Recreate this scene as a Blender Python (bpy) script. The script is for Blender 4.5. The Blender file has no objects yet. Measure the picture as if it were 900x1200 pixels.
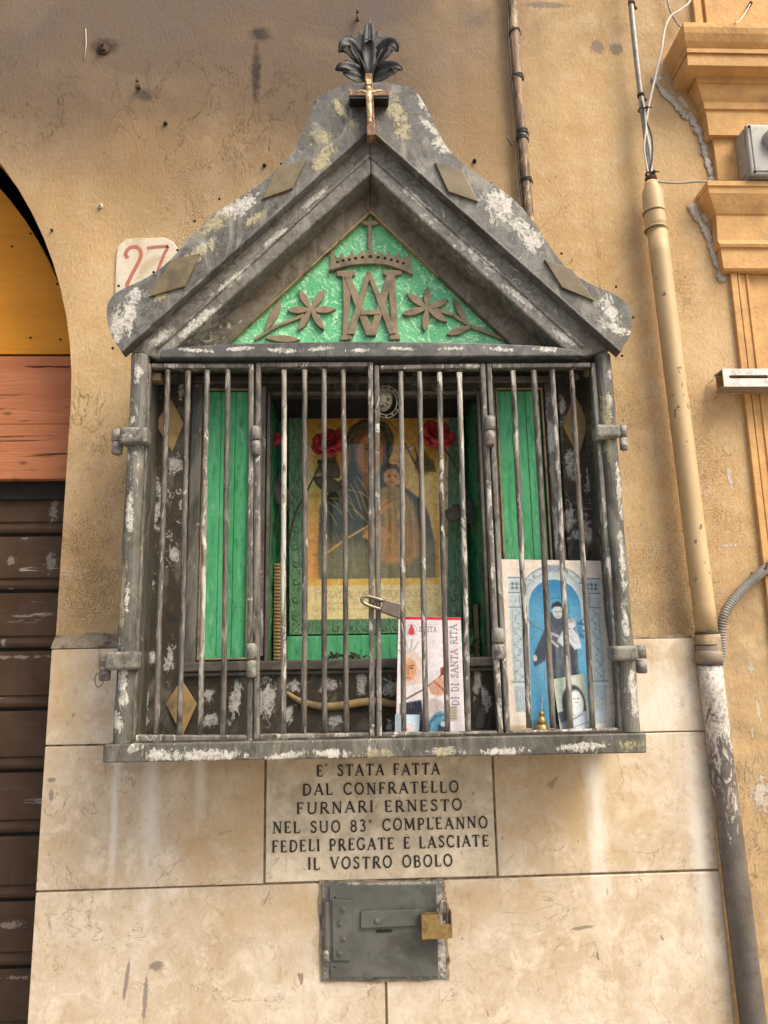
import bpy, bmesh, math, random
import numpy as np
from mathutils import Vector, Matrix
from math import sin, cos, pi, radians, sqrt

random.seed(7)
C = bpy.context.scene.collection
SC = bpy.context.scene

# ------------------------------------------------------------------ camera
YAW, PITCH, ROLL, FPX = radians(2.6), radians(11.14), radians(-1.05), 900.0
_f = Vector((sin(YAW) * cos(PITCH), cos(YAW) * cos(PITCH), sin(PITCH)))
_r0 = Vector((cos(YAW), -sin(YAW), 0.0))
_u0 = _r0.cross(_f)
_r = _r0 * cos(ROLL) + _u0 * sin(ROLL)
_u = _u0 * cos(ROLL) - _r0 * sin(ROLL)
EYE = Vector((0.0, -1.29, 1.6))
cam = bpy.data.cameras.new('camera')
camo = bpy.data.objects.new('camera', cam)
C.objects.link(camo)
mw = Matrix((( _r.x, _u.x, -_f.x, EYE.x), (_r.y, _u.y, -_f.y, EYE.y), (_r.z, _u.z, -_f.z, EYE.z), (0, 0, 0, 1)))
camo.matrix_world = mw
cam.sensor_fit = 'VERTICAL'
cam.sensor_height = 24.0
cam.lens = 24.0 * FPX / 1200.0
cam.clip_start = 0.02
cam.clip_end = 400
SC.camera = camo


def P(px, py, Y):
    """the point of the plane at depth Y that was measured at a pixel of the photograph"""
    d = _f + _r * ((px - 450) / FPX) + _u * ((600 - py) / FPX)
    return EYE + d * ((Y - EYE.y) / d.y)


def XZ(px, py, Y):
    p = P(px, py, Y)
    return (p.x, p.z)


# ------------------------------------------------------------------ world, sun, exposure
SUN_EL, SUN_AZ = radians(51), radians(48)        # from the right of the wall's normal, in front of it
world = bpy.data.worlds.new('World')
SC.world = world
world.use_nodes = True
wn = world.node_tree
wn.nodes.clear()
sky = wn.nodes.new('ShaderNodeTexSky')
sky.sky_type = 'NISHITA'
sky.sun_disc = False
sky.sun_elevation = SUN_EL
sky.sun_rotation = pi - SUN_AZ
sky.air_density = 1.0
sky.dust_density = 5.0
sky.ozone_density = 0.6
bg = wn.nodes.new('ShaderNodeBackground')
bg.inputs['Strength'].default_value = 0.088
wo = wn.nodes.new('ShaderNodeOutputWorld')
wn.links.new(sky.outputs[0], bg.inputs[0])
wn.links.new(bg.outputs[0], wo.inputs[0])

sl = bpy.data.lights.new('sun', 'SUN')
sl.energy = 1.35
sl.angle = radians(34)
sl.color = (1.0, 0.93, 0.79)
so = bpy.data.objects.new('sun', sl)
C.objects.link(so)
sdir = Vector((sin(SUN_AZ) * cos(SUN_EL), -cos(SUN_AZ) * cos(SUN_EL), sin(SUN_EL)))
so.rotation_euler = sdir.to_track_quat('Z', 'Y').to_euler()
so.location = (2, -3, 6)

SC.view_settings.view_transform = 'Standard'
SC.view_settings.look = 'None'
SC.view_settings.exposure = 1.33
SC.view_settings.gamma = 1.0
SC.view_settings.use_curve_mapping = False


# ------------------------------------------------------------------ material toolkit
class MT:
    def __init__(s, name, rough=0.7, metal=0.0, spec=0.4):
        s.m = bpy.data.materials.new(name)
        s.m.use_nodes = True
        s.t = s.m.node_tree
        s.t.nodes.clear()
        s.out = s.t.nodes.new('ShaderNodeOutputMaterial')
        s.b = s.t.nodes.new('ShaderNodeBsdfPrincipled')
        s.t.links.new(s.b.outputs[0], s.out.inputs[0])
        s.b.inputs['Roughness'].default_value = rough
        s.b.inputs['Metallic'].default_value = metal
        s.b.inputs['Specular IOR Level'].default_value = spec
        s.geo = s.t.nodes.new('ShaderNodeNewGeometry')
        s.pos = s.geo.outputs['Position']

    def set(s, sock, v):
        if isinstance(v, bpy.types.NodeSocket):
            s.t.links.new(v, sock)
        elif isinstance(v, (tuple, list)) and len(v) == 3 and sock.type == 'RGBA':
            sock.default_value = (*v, 1)
        else:
            sock.default_value = v

    def vec(s, scale=(1, 1, 1), loc=(0, 0, 0), src=None, rot=(0, 0, 0), typ='POINT'):
        n = s.t.nodes.new('ShaderNodeMapping')
        n.vector_type = typ
        s.set(n.inputs['Vector'], src or s.pos)
        n.inputs['Location'].default_value = loc
        n.inputs['Rotation'].default_value = rot
        n.inputs['Scale'].default_value = scale
        return n.outputs[0]

    def noise(s, scale, detail=3, rough=0.55, dist=0.0, vec=None):
        n = s.t.nodes.new('ShaderNodeTexNoise')
        s.set(n.inputs['Vector'], vec or s.pos)
        n.inputs['Scale'].default_value = scale
        n.inputs['Detail'].default_value = detail
        n.inputs['Roughness'].default_value = rough
        n.inputs['Distortion'].default_value = dist
        return n.outputs[0]

    def voro(s, scale, vec=None, feature='F1', rnd=1.0):
        n = s.t.nodes.new('ShaderNodeTexVoronoi')
        n.feature = feature
        s.set(n.inputs['Vector'], vec or s.pos)
        n.inputs['Scale'].default_value = scale
        n.inputs['Randomness'].default_value = rnd
        return n.outputs['Distance']

    def wave(s, scale, dist, detail=2, dscale=1.0, vec=None, direction='X'):
        n = s.t.nodes.new('ShaderNodeTexWave')
        n.bands_direction = direction
        s.set(n.inputs['Vector'], vec or s.pos)
        n.inputs['Scale'].default_value = scale
        n.inputs['Distortion'].default_value = dist
        n.inputs['Detail'].default_value = detail
        n.inputs['Detail Scale'].default_value = dscale
        return n.outputs['Fac']

    def rng(s, v, a, b, c=0.0, d=1.0, smooth=False):
        n = s.t.nodes.new('ShaderNodeMapRange')
        n.interpolation_type = 'SMOOTHSTEP' if smooth else 'LINEAR'
        s.set(n.inputs[0], v)
        for i, q in enumerate((a, b, c, d)):
            n.inputs[i + 1].default_value = q
        return n.outputs[0]

    def ma(s, op, a, b=0.0, c=None):
        n = s.t.nodes.new('ShaderNodeMath')
        n.operation = op
        s.set(n.inputs[0], a)
        s.set(n.inputs[1], b)
        if c is not None:
            s.set(n.inputs[2], c)
        return n.outputs[0]

    def mix(s, f, a, b, mode='MIX'):
        n = s.t.nodes.new('ShaderNodeMix')
        n.data_type = 'RGBA'
        n.blend_type = mode
        s.set(n.inputs[0], f)
        s.set(n.inputs[6], a)
        s.set(n.inputs[7], b)
        return n.outputs[2]

    def ramp(s, f, stops):
        n = s.t.nodes.new('ShaderNodeValToRGB')
        s.set(n.inputs[0], f)
        r = n.color_ramp
        while len(r.elements) < len(stops):
            r.elements.new(0.5)
        for e, (p, c) in zip(r.elements, stops):
            e.position = p
            e.color = (*c, 1) if len(c) == 3 else c
        return n.outputs[0]

    def sep(s, src=None):
        n = s.t.nodes.new('ShaderNodeSeparateXYZ')
        s.set(n.inputs[0], src or s.pos)
        return n.outputs

    def spots(s, lst):
        """soft ellipses (x, z, rx, rz, rot) on a wall-parallel surface: 1 in the middle, 0 at the rim"""
        acc = None
        for (x, z, rx, rz, rot) in lst:
            v = s.vec(scale=(rx, 1000.0, rz), loc=(x, 0, z), rot=(0, rot, 0), typ='TEXTURE')
            n = s.t.nodes.new('ShaderNodeVectorMath')
            n.operation = 'LENGTH'
            s.t.links.new(v, n.inputs[0])
            k = s.ma('SUBTRACT', 1.0, n.outputs['Value'])
            acc = k if acc is None else s.ma('MAXIMUM', acc, k)
        return s.ma('MAXIMUM', acc, -1.0)

    def bump(s, h, strength=0.5, dist=0.002, prev=None):
        n = s.t.nodes.new('ShaderNodeBump')
        n.inputs['Strength'].default_value = strength
        n.inputs['Distance'].default_value = dist
        s.set(n.inputs['Height'], h)
        if prev is not None:
            s.set(n.inputs['Normal'], prev)
        return n.outputs[0]

    def done(s, col, normal=None, rough=None):
        s.set(s.b.inputs['Base Color'], col)
        if normal is not None:
            s.set(s.b.inputs['Normal'], normal)
        if rough is not None:
            s.set(s.b.inputs['Roughness'], rough)
        return s.m


def pxspot(px, py, rx, ry, rot, Y):
    """ellipse given in photo pixels -> metres on the plane Y"""
    p = P(px, py, Y)
    k = (Y - EYE.y) / 915.0
    return (p.x, p.z, rx * k, ry * k, radians(rot))


def mat_plain(name, c, rough=0.6, metal=0.0, var=0.25, scale=40, bs=0.2, bd=0.0006, dirt=None):
    m = MT(name, rough, metal)
    n = m.noise(scale, 5, 0.6)
    col = m.mix(m.rng(n, 0.3, 0.7), tuple(q * (1 - var) for q in c), tuple(min(1, q * (1 + var)) for q in c))
    if dirt:
        d = m.rng(m.noise(scale * 0.6, 6, 0.65, 0.5), 0.52, 0.66)
        col = m.mix(d, col, dirt)
    return m.done(col, m.bump(m.noise(scale * 6, 4), bs, bd))


def mat_plaster():
    m = MT('ochre_plaster', 0.88, spec=0.25)
    X, Y, Z = m.sep()
    big = m.noise(3.2, 5, 0.6, 0.4)
    med = m.noise(22, 5, 0.6)
    col = m.mix(m.rng(big, 0.35, 0.68), (0.505, 0.325, 0.145), (0.60, 0.42, 0.225))
    col = m.mix(m.rng(med, 0.48, 0.66, 0, 0.55), col, (0.62, 0.46, 0.28))
    fine = m.noise(190, 6, 0.7, 0.3, vec=m.vec((1, 1, 0.45)))
    col = m.mix(m.rng(fine, 0.46, 0.36, 0, 0.28), col, (0.27, 0.17, 0.07))
    col = m.mix(m.rng(fine, 0.54, 0.66, 0, 0.35), col, (0.70, 0.54, 0.35))
    lw = m.noise(7, 5, 0.65, 1.0)
    col = m.mix(m.rng(lw, 0.52, 0.66, 0, 0.28), col, (0.36, 0.22, 0.085))
    # vertical washing stains
    st = m.noise(9, 4, 0.6, 0.3, vec=m.vec((1, 1, 0.12)))
    col = m.mix(m.rng(st, 0.52, 0.72, 0, 0.40), col, (0.36, 0.23, 0.105))
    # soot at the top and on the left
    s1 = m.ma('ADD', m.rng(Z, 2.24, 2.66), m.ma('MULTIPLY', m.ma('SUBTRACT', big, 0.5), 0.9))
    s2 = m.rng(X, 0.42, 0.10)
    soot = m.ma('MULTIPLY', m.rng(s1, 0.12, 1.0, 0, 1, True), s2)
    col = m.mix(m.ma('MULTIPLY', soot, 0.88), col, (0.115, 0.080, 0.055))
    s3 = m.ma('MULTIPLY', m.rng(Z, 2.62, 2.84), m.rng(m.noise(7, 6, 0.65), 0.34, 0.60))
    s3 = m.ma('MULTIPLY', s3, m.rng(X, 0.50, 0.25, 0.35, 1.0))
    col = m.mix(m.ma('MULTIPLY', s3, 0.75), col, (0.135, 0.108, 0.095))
    # broad brown dirt left of the doorway side and around the shrine
    br = m.spots([pxspot(40, 330, 90, 260, 10, 0), pxspot(160, 200, 110, 150, 0, 0), pxspot(560, 140, 60, 170, 4, 0)])
    col = m.mix(m.rng(m.ma('ADD', br, m.ma('MULTIPLY', m.ma('SUBTRACT', med, 0.5), 0.8)), 0.15, 0.9, 0, 0.45), col, (0.27, 0.165, 0.075))
    # black marks
    mk = m.spots([pxspot(122, 55, 26, 18, 0, 0), pxspot(170, 112, 18, 14, 20, 0), pxspot(118, 60, 9, 9, 0, 0), pxspot(300, 85, 9, 60, 0, 0), pxspot(306, 40, 20, 16, 0, 0)])
    mk = m.rng(m.ma('ADD', m.ma('MULTIPLY', mk, 1.5), m.ma('MULTIPLY', m.ma('SUBTRACT', m.noise(90, 4), 0.5), 1.6)), 0.15, 0.95, 0, 0.85)
    col = m.mix(mk, col, (0.035, 0.028, 0.024))
    gm = m.spots([pxspot(700, 55, 15, 17, 0, 0), pxspot(722, 58, 16, 14, 0, 0), pxspot(640, 6, 50, 8, 0, 0)])
    gmk = m.rng(m.ma('ADD', m.ma('MULTIPLY', gm, 1.5), m.ma('MULTIPLY', m.ma('SUBTRACT', m.noise(150, 4), 0.5), 2.0)), 0.35, 0.75)
    col = m.mix(m.ma('MULTIPLY', gmk, 0.7), col, (0.17, 0.14, 0.125))
    # white filler and paint splashes on the right
    wh = m.spots([pxspot(800, 118, 9, 26, -28, 0), pxspot(812, 140, 8, 30, -20, 0), pxspot(790, 105, 12, 12, 0, 0), pxspot(826, 255, 9, 20, -10, 0), pxspot(834, 290, 8, 26, -12, 0), pxspot(846, 318, 14, 5, 0, 0), pxspot(858, 362, 5, 26, -8, 0), pxspot(772, 92, 20, 6, -30, 0),
                  pxspot(880, 782, 7, 16, 0, 0), pxspot(855, 560, 6, 30, -8, 0), pxspot(852, 640, 24, 5, 0, 0), pxspot(888, 830, 4, 30, -6, 0), pxspot(892, 930, 22, 40, 0, 0), pxspot(882, 860, 4, 14, 0, 0)])
    whk = m.rng(m.ma('ADD', wh, m.ma('MULTIPLY', m.ma('SUBTRACT', m.noise(120, 5, 0.65), 0.5), 2.4)), 0.50, 0.62)
    col = m.mix(m.ma('MULTIPLY', whk, 0.75), col, (0.66, 0.61, 0.53))
    # pits: small dark specks, denser low on the wall and beside the pipe
    pitd = m.spots([pxspot(770, 690, 130, 110, 0, 0), pxspot(100, 650, 80, 130, 0, 0), pxspot(160, 560, 60, 90, 0, 0), pxspot(740, 500, 50, 90, 0, 0), pxspot(800, 340, 20, 60, -8, 0), pxspot(225, 260, 60, 140, 0, 0), pxspot(830, 560, 30, 200, -8, 0)])
    pd = m.ma('ADD', m.rng(pitd, -0.3, 0.8, 0, 0.12), m.rng(m.noise(19, 4, 0.6), 0.4, 0.6, -0.05, 0.03))
    sp = m.ma('ADD', m.noise(430, 2, 0.5), pd)
    spb = m.ma('ADD', m.noise(210, 3, 0.6), m.ma('MULTIPLY', pd, 0.6))
    pit = m.ma('MAXIMUM', m.rng(sp, 0.665, 0.72), m.rng(spb, 0.68, 0.715))
    col = m.mix(m.ma('MULTIPLY', pit, 0.6), col, (0.16, 0.10, 0.048))
    sp2 = m.rng(m.noise(75, 2, 0.5), 0.74, 0.77)
    col = m.mix(m.ma('MULTIPLY', sp2, 0.7), col, (0.12, 0.08, 0.05))
    # hairline cracks, trowelled repairs
    cs = m.spots([pxspot(845, 470, 26, 40, 0, 0), pxspot(846, 530, 18, 50, 0, 0), pxspot(100, 500, 40, 60, 0, 0), pxspot(250, 130, 160, 110, 0, 0), pxspot(660, 330, 60, 160, 0, 0), pxspot(870, 960, 40, 120, 0, 0), pxspot(108, 660, 30, 60, 0, 0), pxspot(30, 120, 90, 80, 0, 0)])
    r1 = m.ma('ABSOLUTE', m.ma('SUBTRACT', m.noise(9, 8, 0.62, 0.8, vec=m.vec((1.6, 1, 0.8))), 0.5))
    ck = m.ma('MULTIPLY', m.rng(r1, 0.0045, 0.001), m.rng(cs, 0.0, 0.35))
    col = m.mix(m.ma('MULTIPLY', ck, 0.4), col, (0.16, 0.11, 0.06))
    tp_ = m.ma('MULTIPLY', m.rng(m.noise(4.5, 3, 0.5, 0.6, vec=m.vec((1, 1, 1), loc=(3, 2, 7))), 0.52, 0.60), 0.05)
    col = m.mix(tp_, col, (0.62, 0.47, 0.30))
    # grey cement low, above the marble
    lo = m.ma('MULTIPLY', m.rng(Z, 1.76, 1.645), m.rng(m.noise(26, 5, 0.6), 0.38, 0.62))
    col = m.mix(m.ma('MULTIPLY', lo, 0.45), col, (0.26, 0.19, 0.11))
    h = m.ma('ADD', m.ma('MULTIPLY', m.noise(260, 5, 0.65, vec=m.vec((1, 1, 0.55))), 0.6), m.ma('MULTIPLY', med, 1.0))
    h = m.ma('SUBTRACT', h, m.ma('ADD', m.ma('MULTIPLY', pit, 0.7), ck))
    h = m.ma('ADD', h, m.ma('MULTIPLY', tp_, 2.0))
    rg = m.spots([pxspot(105, 690, 38, 48, 0, 0)])
    squ = m.ma('MULTIPLY', m.rng(rg, 0.0, 0.4), m.wave(30, 12, 3, 3.0))
    h = m.ma('ADD', h, m.ma('MULTIPLY', squ, 1.3))
    h = m.ma('ADD', h, m.ma('MULTIPLY', whk, 0.8))
    h = m.ma('ADD', h, m.ma('MULTIPLY', fine, 0.8))
    nb = m.bump(h, 0.75, 0.0026)
    return m.done(col, nb)


def mat_marble(name, c1=(0.68, 0.575, 0.435), c2=(0.56, 0.435, 0.285), vein=(0.20, 0.12, 0.07), plaque=False):
    m = MT(name, 0.5, spec=0.4)
    oi = m.t.nodes.new('ShaderNodeObjectInfo').outputs['Random']
    cmb = m.t.nodes.new('ShaderNodeCombineXYZ')
    m.t.links.new(m.ma('MULTIPLY', oi, 17.0), cmb.inputs[1])
    va = m.t.nodes.new('ShaderNodeVectorMath')
    m.t.links.new(m.pos, va.inputs[0])
    m.t.links.new(cmb.outputs[0], va.inputs[1])
    v = va.outputs[0]
    cl = m.noise(6.5, 6, 0.62, 0.8, vec=v)
    col = m.mix(m.rng(cl, 0.36, 0.66), c2, c1)
    cl2 = m.noise(24, 6, 0.68, 0.5, vec=v)
    col = m.mix(m.rng(cl2, 0.50, 0.66, 0, 0.6), col, tuple(min(1, q * 1.22) for q in c1))
    col = m.mix(m.rng(cl2, 0.46, 0.34, 0, 0.5), col, (c2[0] * .88, c2[1] * .78, c2[2] * .64))
    cl3 = m.noise(110, 6, 0.72, 1.0, vec=m.vec((1, 1, .6), src=v))
    col = m.mix(m.rng(cl3, 0.46, 0.34, 0, 0.5), col, (c2[0] * .7, c2[1] * .6, c2[2] * .5))
    col = m.mix(m.rng(cl3, 0.56, 0.68, 0, 0.3), col, (.8, .74, .64))
    # little shell-like pale blotches
    bl = m.rng(m.ma('ADD', m.voro(34, vec=m.vec((1, 1, 1.5), src=v)), m.ma('MULTIPLY', cl2, 0.6)), 0.48, 0.40)
    col = m.mix(m.ma('MULTIPLY', bl, 0.35), col, (0.74, 0.62, 0.47))
    r1 = m.ma('ABSOLUTE', m.ma('SUBTRACT', m.noise(5.5, 7, 0.6, 1.0, vec=v), 0.5))
    brk = m.rng(m.noise(14, 3, 0.5, vec=v), 0.42, 0.6)
    vn = m.ma('MULTIPLY', m.rng(r1, 0.005, 0.001), brk)
    r2 = m.ma('ABSOLUTE', m.ma('SUBTRACT', m.noise(13, 6, 0.65, 2.0, vec=m.vec((1, 1, 1.4), src=v)), 0.5))
    vn2 = m.ma('MULTIPLY', m.rng(r2, 0.010, 0.002), m.rng(m.noise(20, 3, 0.5, vec=v), 0.46, 0.62))
    vv = m.ma('MAXIMUM', m.ma('MULTIPLY', vn, 0.55), m.ma('MULTIPLY', vn2, 0.22))
    col = m.mix(vv, col, vein)
    sc = m.rng(m.noise(48, 2, 0.5, 0.6, vec=m.vec((1.0, 1, 0.55), src=v, rot=(0, 0.7, 0))), 0.735, 0.76)
    col = m.mix(m.ma('MULTIPLY', sc, 0.7), col, (0.20, 0.13, 0.09))
    if not plaque:
        # rust washed down from the shrine, a darker band at its foot, lime runs, one broad pale patch
        X, Y, Z = m.sep()
        un = m.spots([pxspot(300, 950, 120, 105, 0, -.02), pxspot(650, 940, 150, 95, 0, -.02), pxspot(230, 960, 30, 110, 0, -.02), pxspot(420, 1060, 260, 40, 0, -.02), pxspot(70, 800, 40, 120, 0, -.02)])
        unk = m.rng(m.ma('ADD', un, m.ma('MULTIPLY', m.ma('SUBTRACT', m.noise(16, 5, 0.6, 0.6), 0.5), 1.6)), 0.05, 0.95, 0, 0.58)
        col = m.mix(unk, col, (0.54, 0.345, 0.135))
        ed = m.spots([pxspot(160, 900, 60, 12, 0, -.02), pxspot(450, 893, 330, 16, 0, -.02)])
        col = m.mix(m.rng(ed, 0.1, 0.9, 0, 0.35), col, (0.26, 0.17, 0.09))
        wr = m.spots([pxspot(178, 930, 13, 150, 0, -.02), pxspot(235, 900, 10, 90, 0, -.02), pxspot(134, 950, 7, 110, 0, -.02), pxspot(700, 960, 18, 170, 0, -.02), pxspot(775, 820, 60, 60, 0, -.02), pxspot(820, 1000, 14, 180, 0, -.02)])
        wrk = m.rng(m.ma('ADD', wr, m.ma('MULTIPLY', m.ma('SUBTRACT', m.noise(45, 5, 0.65, vec=m.vec((1, 1, 0.35))), 0.5), 1.5)), 0.1, 0.9, 0, 0.8)
        col = m.mix(wrk, col, (0.80, 0.735, 0.62))
        gr = m.spots([pxspot(183, 1132, 10, 7, 0, -.02), pxspot(683, 1087, 18, 2.5, -6, -.02), pxspot(60, 932, 4, 9, 0, -.02), pxspot(148, 1150, 3, 30, 6, -.02), pxspot(170, 1170, 3.5, 34, 2, -.02), pxspot(60, 914, 7, 4, 0, -.02)])
        grk = m.rng(m.ma('ADD', gr, m.ma('MULTIPLY', m.ma('SUBTRACT', m.noise(160, 4), 0.5), 0.9)), 0.22, 0.45, 0, 0.7)
        col = m.mix(grk, col, (0.17, 0.13, 0.12))
    else:
        gd = m.rng(m.noise(10, 6, 0.65, 1.2, vec=v), 0.44, 0.66)
        col = m.mix(m.ma('MULTIPLY', gd, 0.6), col, (0.36, 0.30, 0.20))
    h = m.ma('SUBTRACT', m.ma('MULTIPLY', m.noise(180, 4, 0.6), 0.25), m.ma('ADD', m.ma('MULTIPLY', vv, 0.8), sc))
    return m.done(col, m.bump(h, 0.5, 0.0012), m.rng(cl2, 0.3, 0.7, 0.42, 0.62))


def mat_metal(name, base=(0.10, 0.095, 0.082), alt=(0.15, 0.155, 0.15), brown=(0.085, 0.06, 0.036), chip=(0.66, 0.62, 0.54),
              chips=0.60, grain=(1, 1, 1), spots=None, yel=None, fine=1.0, wear=0.5, gloss=0.5, edge=True, stroke=0.0):
    m = MT(name, gloss, spec=0.5)
    oi = m.t.nodes.new('ShaderNodeObjectInfo').outputs['Random']
    cmb = m.t.nodes.new('ShaderNodeCombineXYZ')
    m.t.links.new(m.ma('MULTIPLY', oi, 5.0), cmb.inputs[1])
    va = m.t.nodes.new('ShaderNodeVectorMath')
    m.t.links.new(m.pos, va.inputs[0])
    m.t.links.new(cmb.outputs[0], va.inputs[1])
    v = m.vec(grain, src=va.outputs[0])
    a = m.noise(5.5, 4, 0.55, 0.4, vec=v)
    b = m.noise(30 * fine, 5, 0.62, 0.9, vec=v)
    c = m.noise(120 * fine, 5, 0.7, 0.8, vec=v)
    d = m.noise(15 * fine, 7, 0.66, 1.8, vec=m.vec((1.0, 1, 0.38), src=v, rot=(0, stroke, 0)))
    col = m.mix(m.rng(a, 0.40, 0.60), base, alt)
    col = m.mix(m.rng(b, 0.50, 0.60, 0, 0.65), col, brown)
    col = m.mix(m.rng(b, 0.47, 0.38, 0, 0.55), col, tuple(q * 0.42 for q in brown))
    col = m.mix(m.rng(d, 0.52, 0.62, 0, 0.75 * wear), col, (0.29, 0.268, 0.215))
    col = m.mix(m.rng(c, 0.55, 0.66, 0, 0.35 * wear), col, tuple(q * 2.3 for q in alt))
    col = m.mix(m.rng(c, 0.45, 0.36, 0, 0.5 * wear), col, (0.018, 0.015, 0.012))
    if edge:
        pt = m.rng(m.geo.outputs['Pointiness'], 0.515, 0.60)
        pk = m.ma('MULTIPLY', pt, m.rng(c, 0.40, 0.62))
        col = m.mix(m.ma('MULTIPLY', pk, 0.7), col, (0.34, 0.31, 0.26))
    # loose chips of the old white coat
    cf = m.ma('ADD', m.ma('MULTIPLY', a, 0.35), m.ma('MULTIPLY', m.noise(48 * fine, 7, 0.74, 1.6, vec=v), 0.65))
    ck = m.rng(cf, chips - 0.02, chips + 0.01)
    tone = m.mix(m.rng(c, 0.4, 0.6), chip, tuple(q * 0.72 for q in chip))
    col = m.mix(m.ma('MULTIPLY', ck, 0.8), col, tone)
    h = m.ma('ADD', m.ma('MULTIPLY', b, 0.9), m.ma('MULTIPLY', c, 0.25))
    h = m.ma('ADD', h, m.ma('MULTIPLY', ck, 0.35))
    for lst, cc in ((spots, chip), (yel, (0.44, 0.38, 0.21))):
        if not lst:
            continue
        br = m.noise(38, 7, 0.74, 2.6, vec=m.vec((1, 1, 0.8), rot=(0, 0.5, 0)))
        fb = m.noise(75, 6, 0.72, 1.6, vec=m.vec((1, 1, 0.5), rot=(0, 0.6, 0)))
        sk = m.ma('ADD', m.ma('MULTIPLY', m.spots(lst), 1.3), m.ma('ADD', m.ma('MULTIPLY', m.ma('SUBTRACT', br, 0.5), 3.6), m.ma('MULTIPLY', m.ma('SUBTRACT', fb, 0.5), 2.6)))
        sk = m.rng(sk, 0.30, 0.62)
        sk = m.ma('MULTIPLY', sk, m.rng(m.noise(120, 5, 0.7, 1.5), 0.34, 0.50, 0.2, 1))
        col = m.mix(m.ma('MULTIPLY', sk, 0.92), col, m.mix(m.rng(c, 0.46, 0.62), cc, tuple(q * 0.66 for q in cc)))
        h = m.ma('ADD', h, m.ma('MULTIPLY', sk, 0.5))
    return m.done(col, m.bump(h, 0.8, 0.0016), m.rng(c, 0.3, 0.7, gloss - 0.12, gloss + 0.2))


def mat_green(name, kind):
    if kind == 'swirl':
        m = MT(name, 0.42, spec=0.5)
        n1 = m.noise(12, 2, 0.5)
        w = m.wave(16, 16, 4, 2.2, vec=m.vec((1, 1, 1), rot=(0, 0.6, 0)))
        w2 = m.noise(95, 4, 0.65, 2.5)
        col = m.mix(m.rng(n1, 0.35, 0.65), (0.075, 0.40, 0.16), (0.15, 0.54, 0.25))
        k = m.ma('MULTIPLY', m.rng(w, 0.55, 1.0), m.rng(w2, 0.42, 0.62))
        col = m.mix(m.ma('MULTIPLY', k, 0.8), col, (0.62, 0.88, 0.56))
        col = m.mix(m.rng(w2, 0.44, 0.32, 0, 0.7), col, (0.02, 0.16, 0.06))
        col = m.mix(m.rng(w2, 0.60, 0.66, 0, 0.6), col, (0.55, 0.80, 0.5))
        # a mossy yellowing at the apex
        Z = m.sep()[2]
        return m.done(col, m.bump(m.ma('ADD', w2, m.ma('MULTIPLY', w, 0.25)), 0.5, 0.0015))
    if kind == 'wood':
        m = MT(name, 0.6, spec=0.35)
        g = m.noise(60, 5, 0.65, 0.2, vec=m.vec((1, 1, 0.05)))
        d = m.noise(150, 4, 0.7, 0.4, vec=m.vec((1, 1, 0.25)))
        col = m.mix(m.rng(g, 0.35, 0.65), (0.07, 0.41, 0.155), (0.13, 0.54, 0.25))
        col = m.mix(m.rng(d, 0.46, 0.34, 0, 0.6), col, (0.025, 0.17, 0.06))
        col = m.mix(m.rng(d, 0.56, 0.68, 0, 0.5), col, (0.36, 0.70, 0.44))
        return m.done(col, m.bump(m.ma('ADD', g, m.ma('MULTIPLY', d, 0.5)), 0.5, 0.0015))
    m = MT(name, 0.35, spec=0.6)       # crinkled lining
    n = m.noise(26, 5, 0.65, 1.5)
    n2 = m.noise(70, 4, 0.7, 2.5)
    col = m.mix(m.rng(n, 0.36, 0.64), (0.006, 0.095, 0.028), (0.03, 0.26, 0.09))
    col = m.mix(m.rng(n2, 0.60, 0.72, 0, 0.6), col, (0.15, 0.45, 0.22))
    return m.done(col, m.bump(m.ma('ADD', n, m.ma('MULTIPLY', n2, 0.6)), 0.9, 0.004))


def mat_attr(name, rough=0.6, spec=0.3):
    m = MT(name, rough, spec=spec)
    a = m.t.nodes.new('ShaderNodeAttribute')
    a.attribute_name = 'print_colour'
    n = m.noise(60, 5, 0.6)
    col = m.mix(m.rng(n, 0.5, 0.72, 0, 0.16), a.outputs['Color'], (0.38, 0.28, 0.15))
    return m.done(col, m.bump(m.noise(30, 3), 0.15, 0.001))


def mat_glass():
    m = bpy.data.materials.new('dusty_glass')
    m.use_nodes = True
    t = m.node_tree
    t.nodes.clear()
    o = t.nodes.new('ShaderNodeOutputMaterial')
    mx = t.nodes.new('ShaderNodeMixShader')
    tr = t.nodes.new('ShaderNodeBsdfTransparent')
    gl = t.nodes.new('ShaderNodeBsdfGlossy')
    gl.inputs['Roughness'].default_value = 0.06
    df = t.nodes.new('ShaderNodeBsdfDiffuse')
    df.inputs['Color'].default_value = (0.6, 0.58, 0.5, 1)
    fr = t.nodes.new('ShaderNodeFresnel')
    fr.inputs[0].default_value = 1.5
    mx2 = t.nodes.new('ShaderNodeMixShader')
    nz = t.nodes.new('ShaderNodeTexNoise')
    nz.inputs['Scale'].default_value = 18
    nz.inputs['Detail'].default_value = 6
    mr = t.nodes.new('ShaderNodeMapRange')
    mr.inputs[1].default_value = 0.4
    mr.inputs[2].default_value = 0.75
    mr.inputs[3].default_value = 0.0
    mr.inputs[4].default_value = 0.035
    t.links.new(nz.outputs[0], mr.inputs[0])
    t.links.new(fr.outputs[0], mx.inputs[0])
    t.links.new(tr.outputs[0], mx.inputs[1])
    t.links.new(gl.outputs[0], mx.inputs[2])
    t.links.new(mr.outputs[0], mx2.inputs[0])
    t.links.new(mx.outputs[0], mx2.inputs[1])
    t.links.new(df.outputs[0], mx2.inputs[2])
    t.links.new(mx2.outputs[0], o.inputs[0])
    return m


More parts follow.
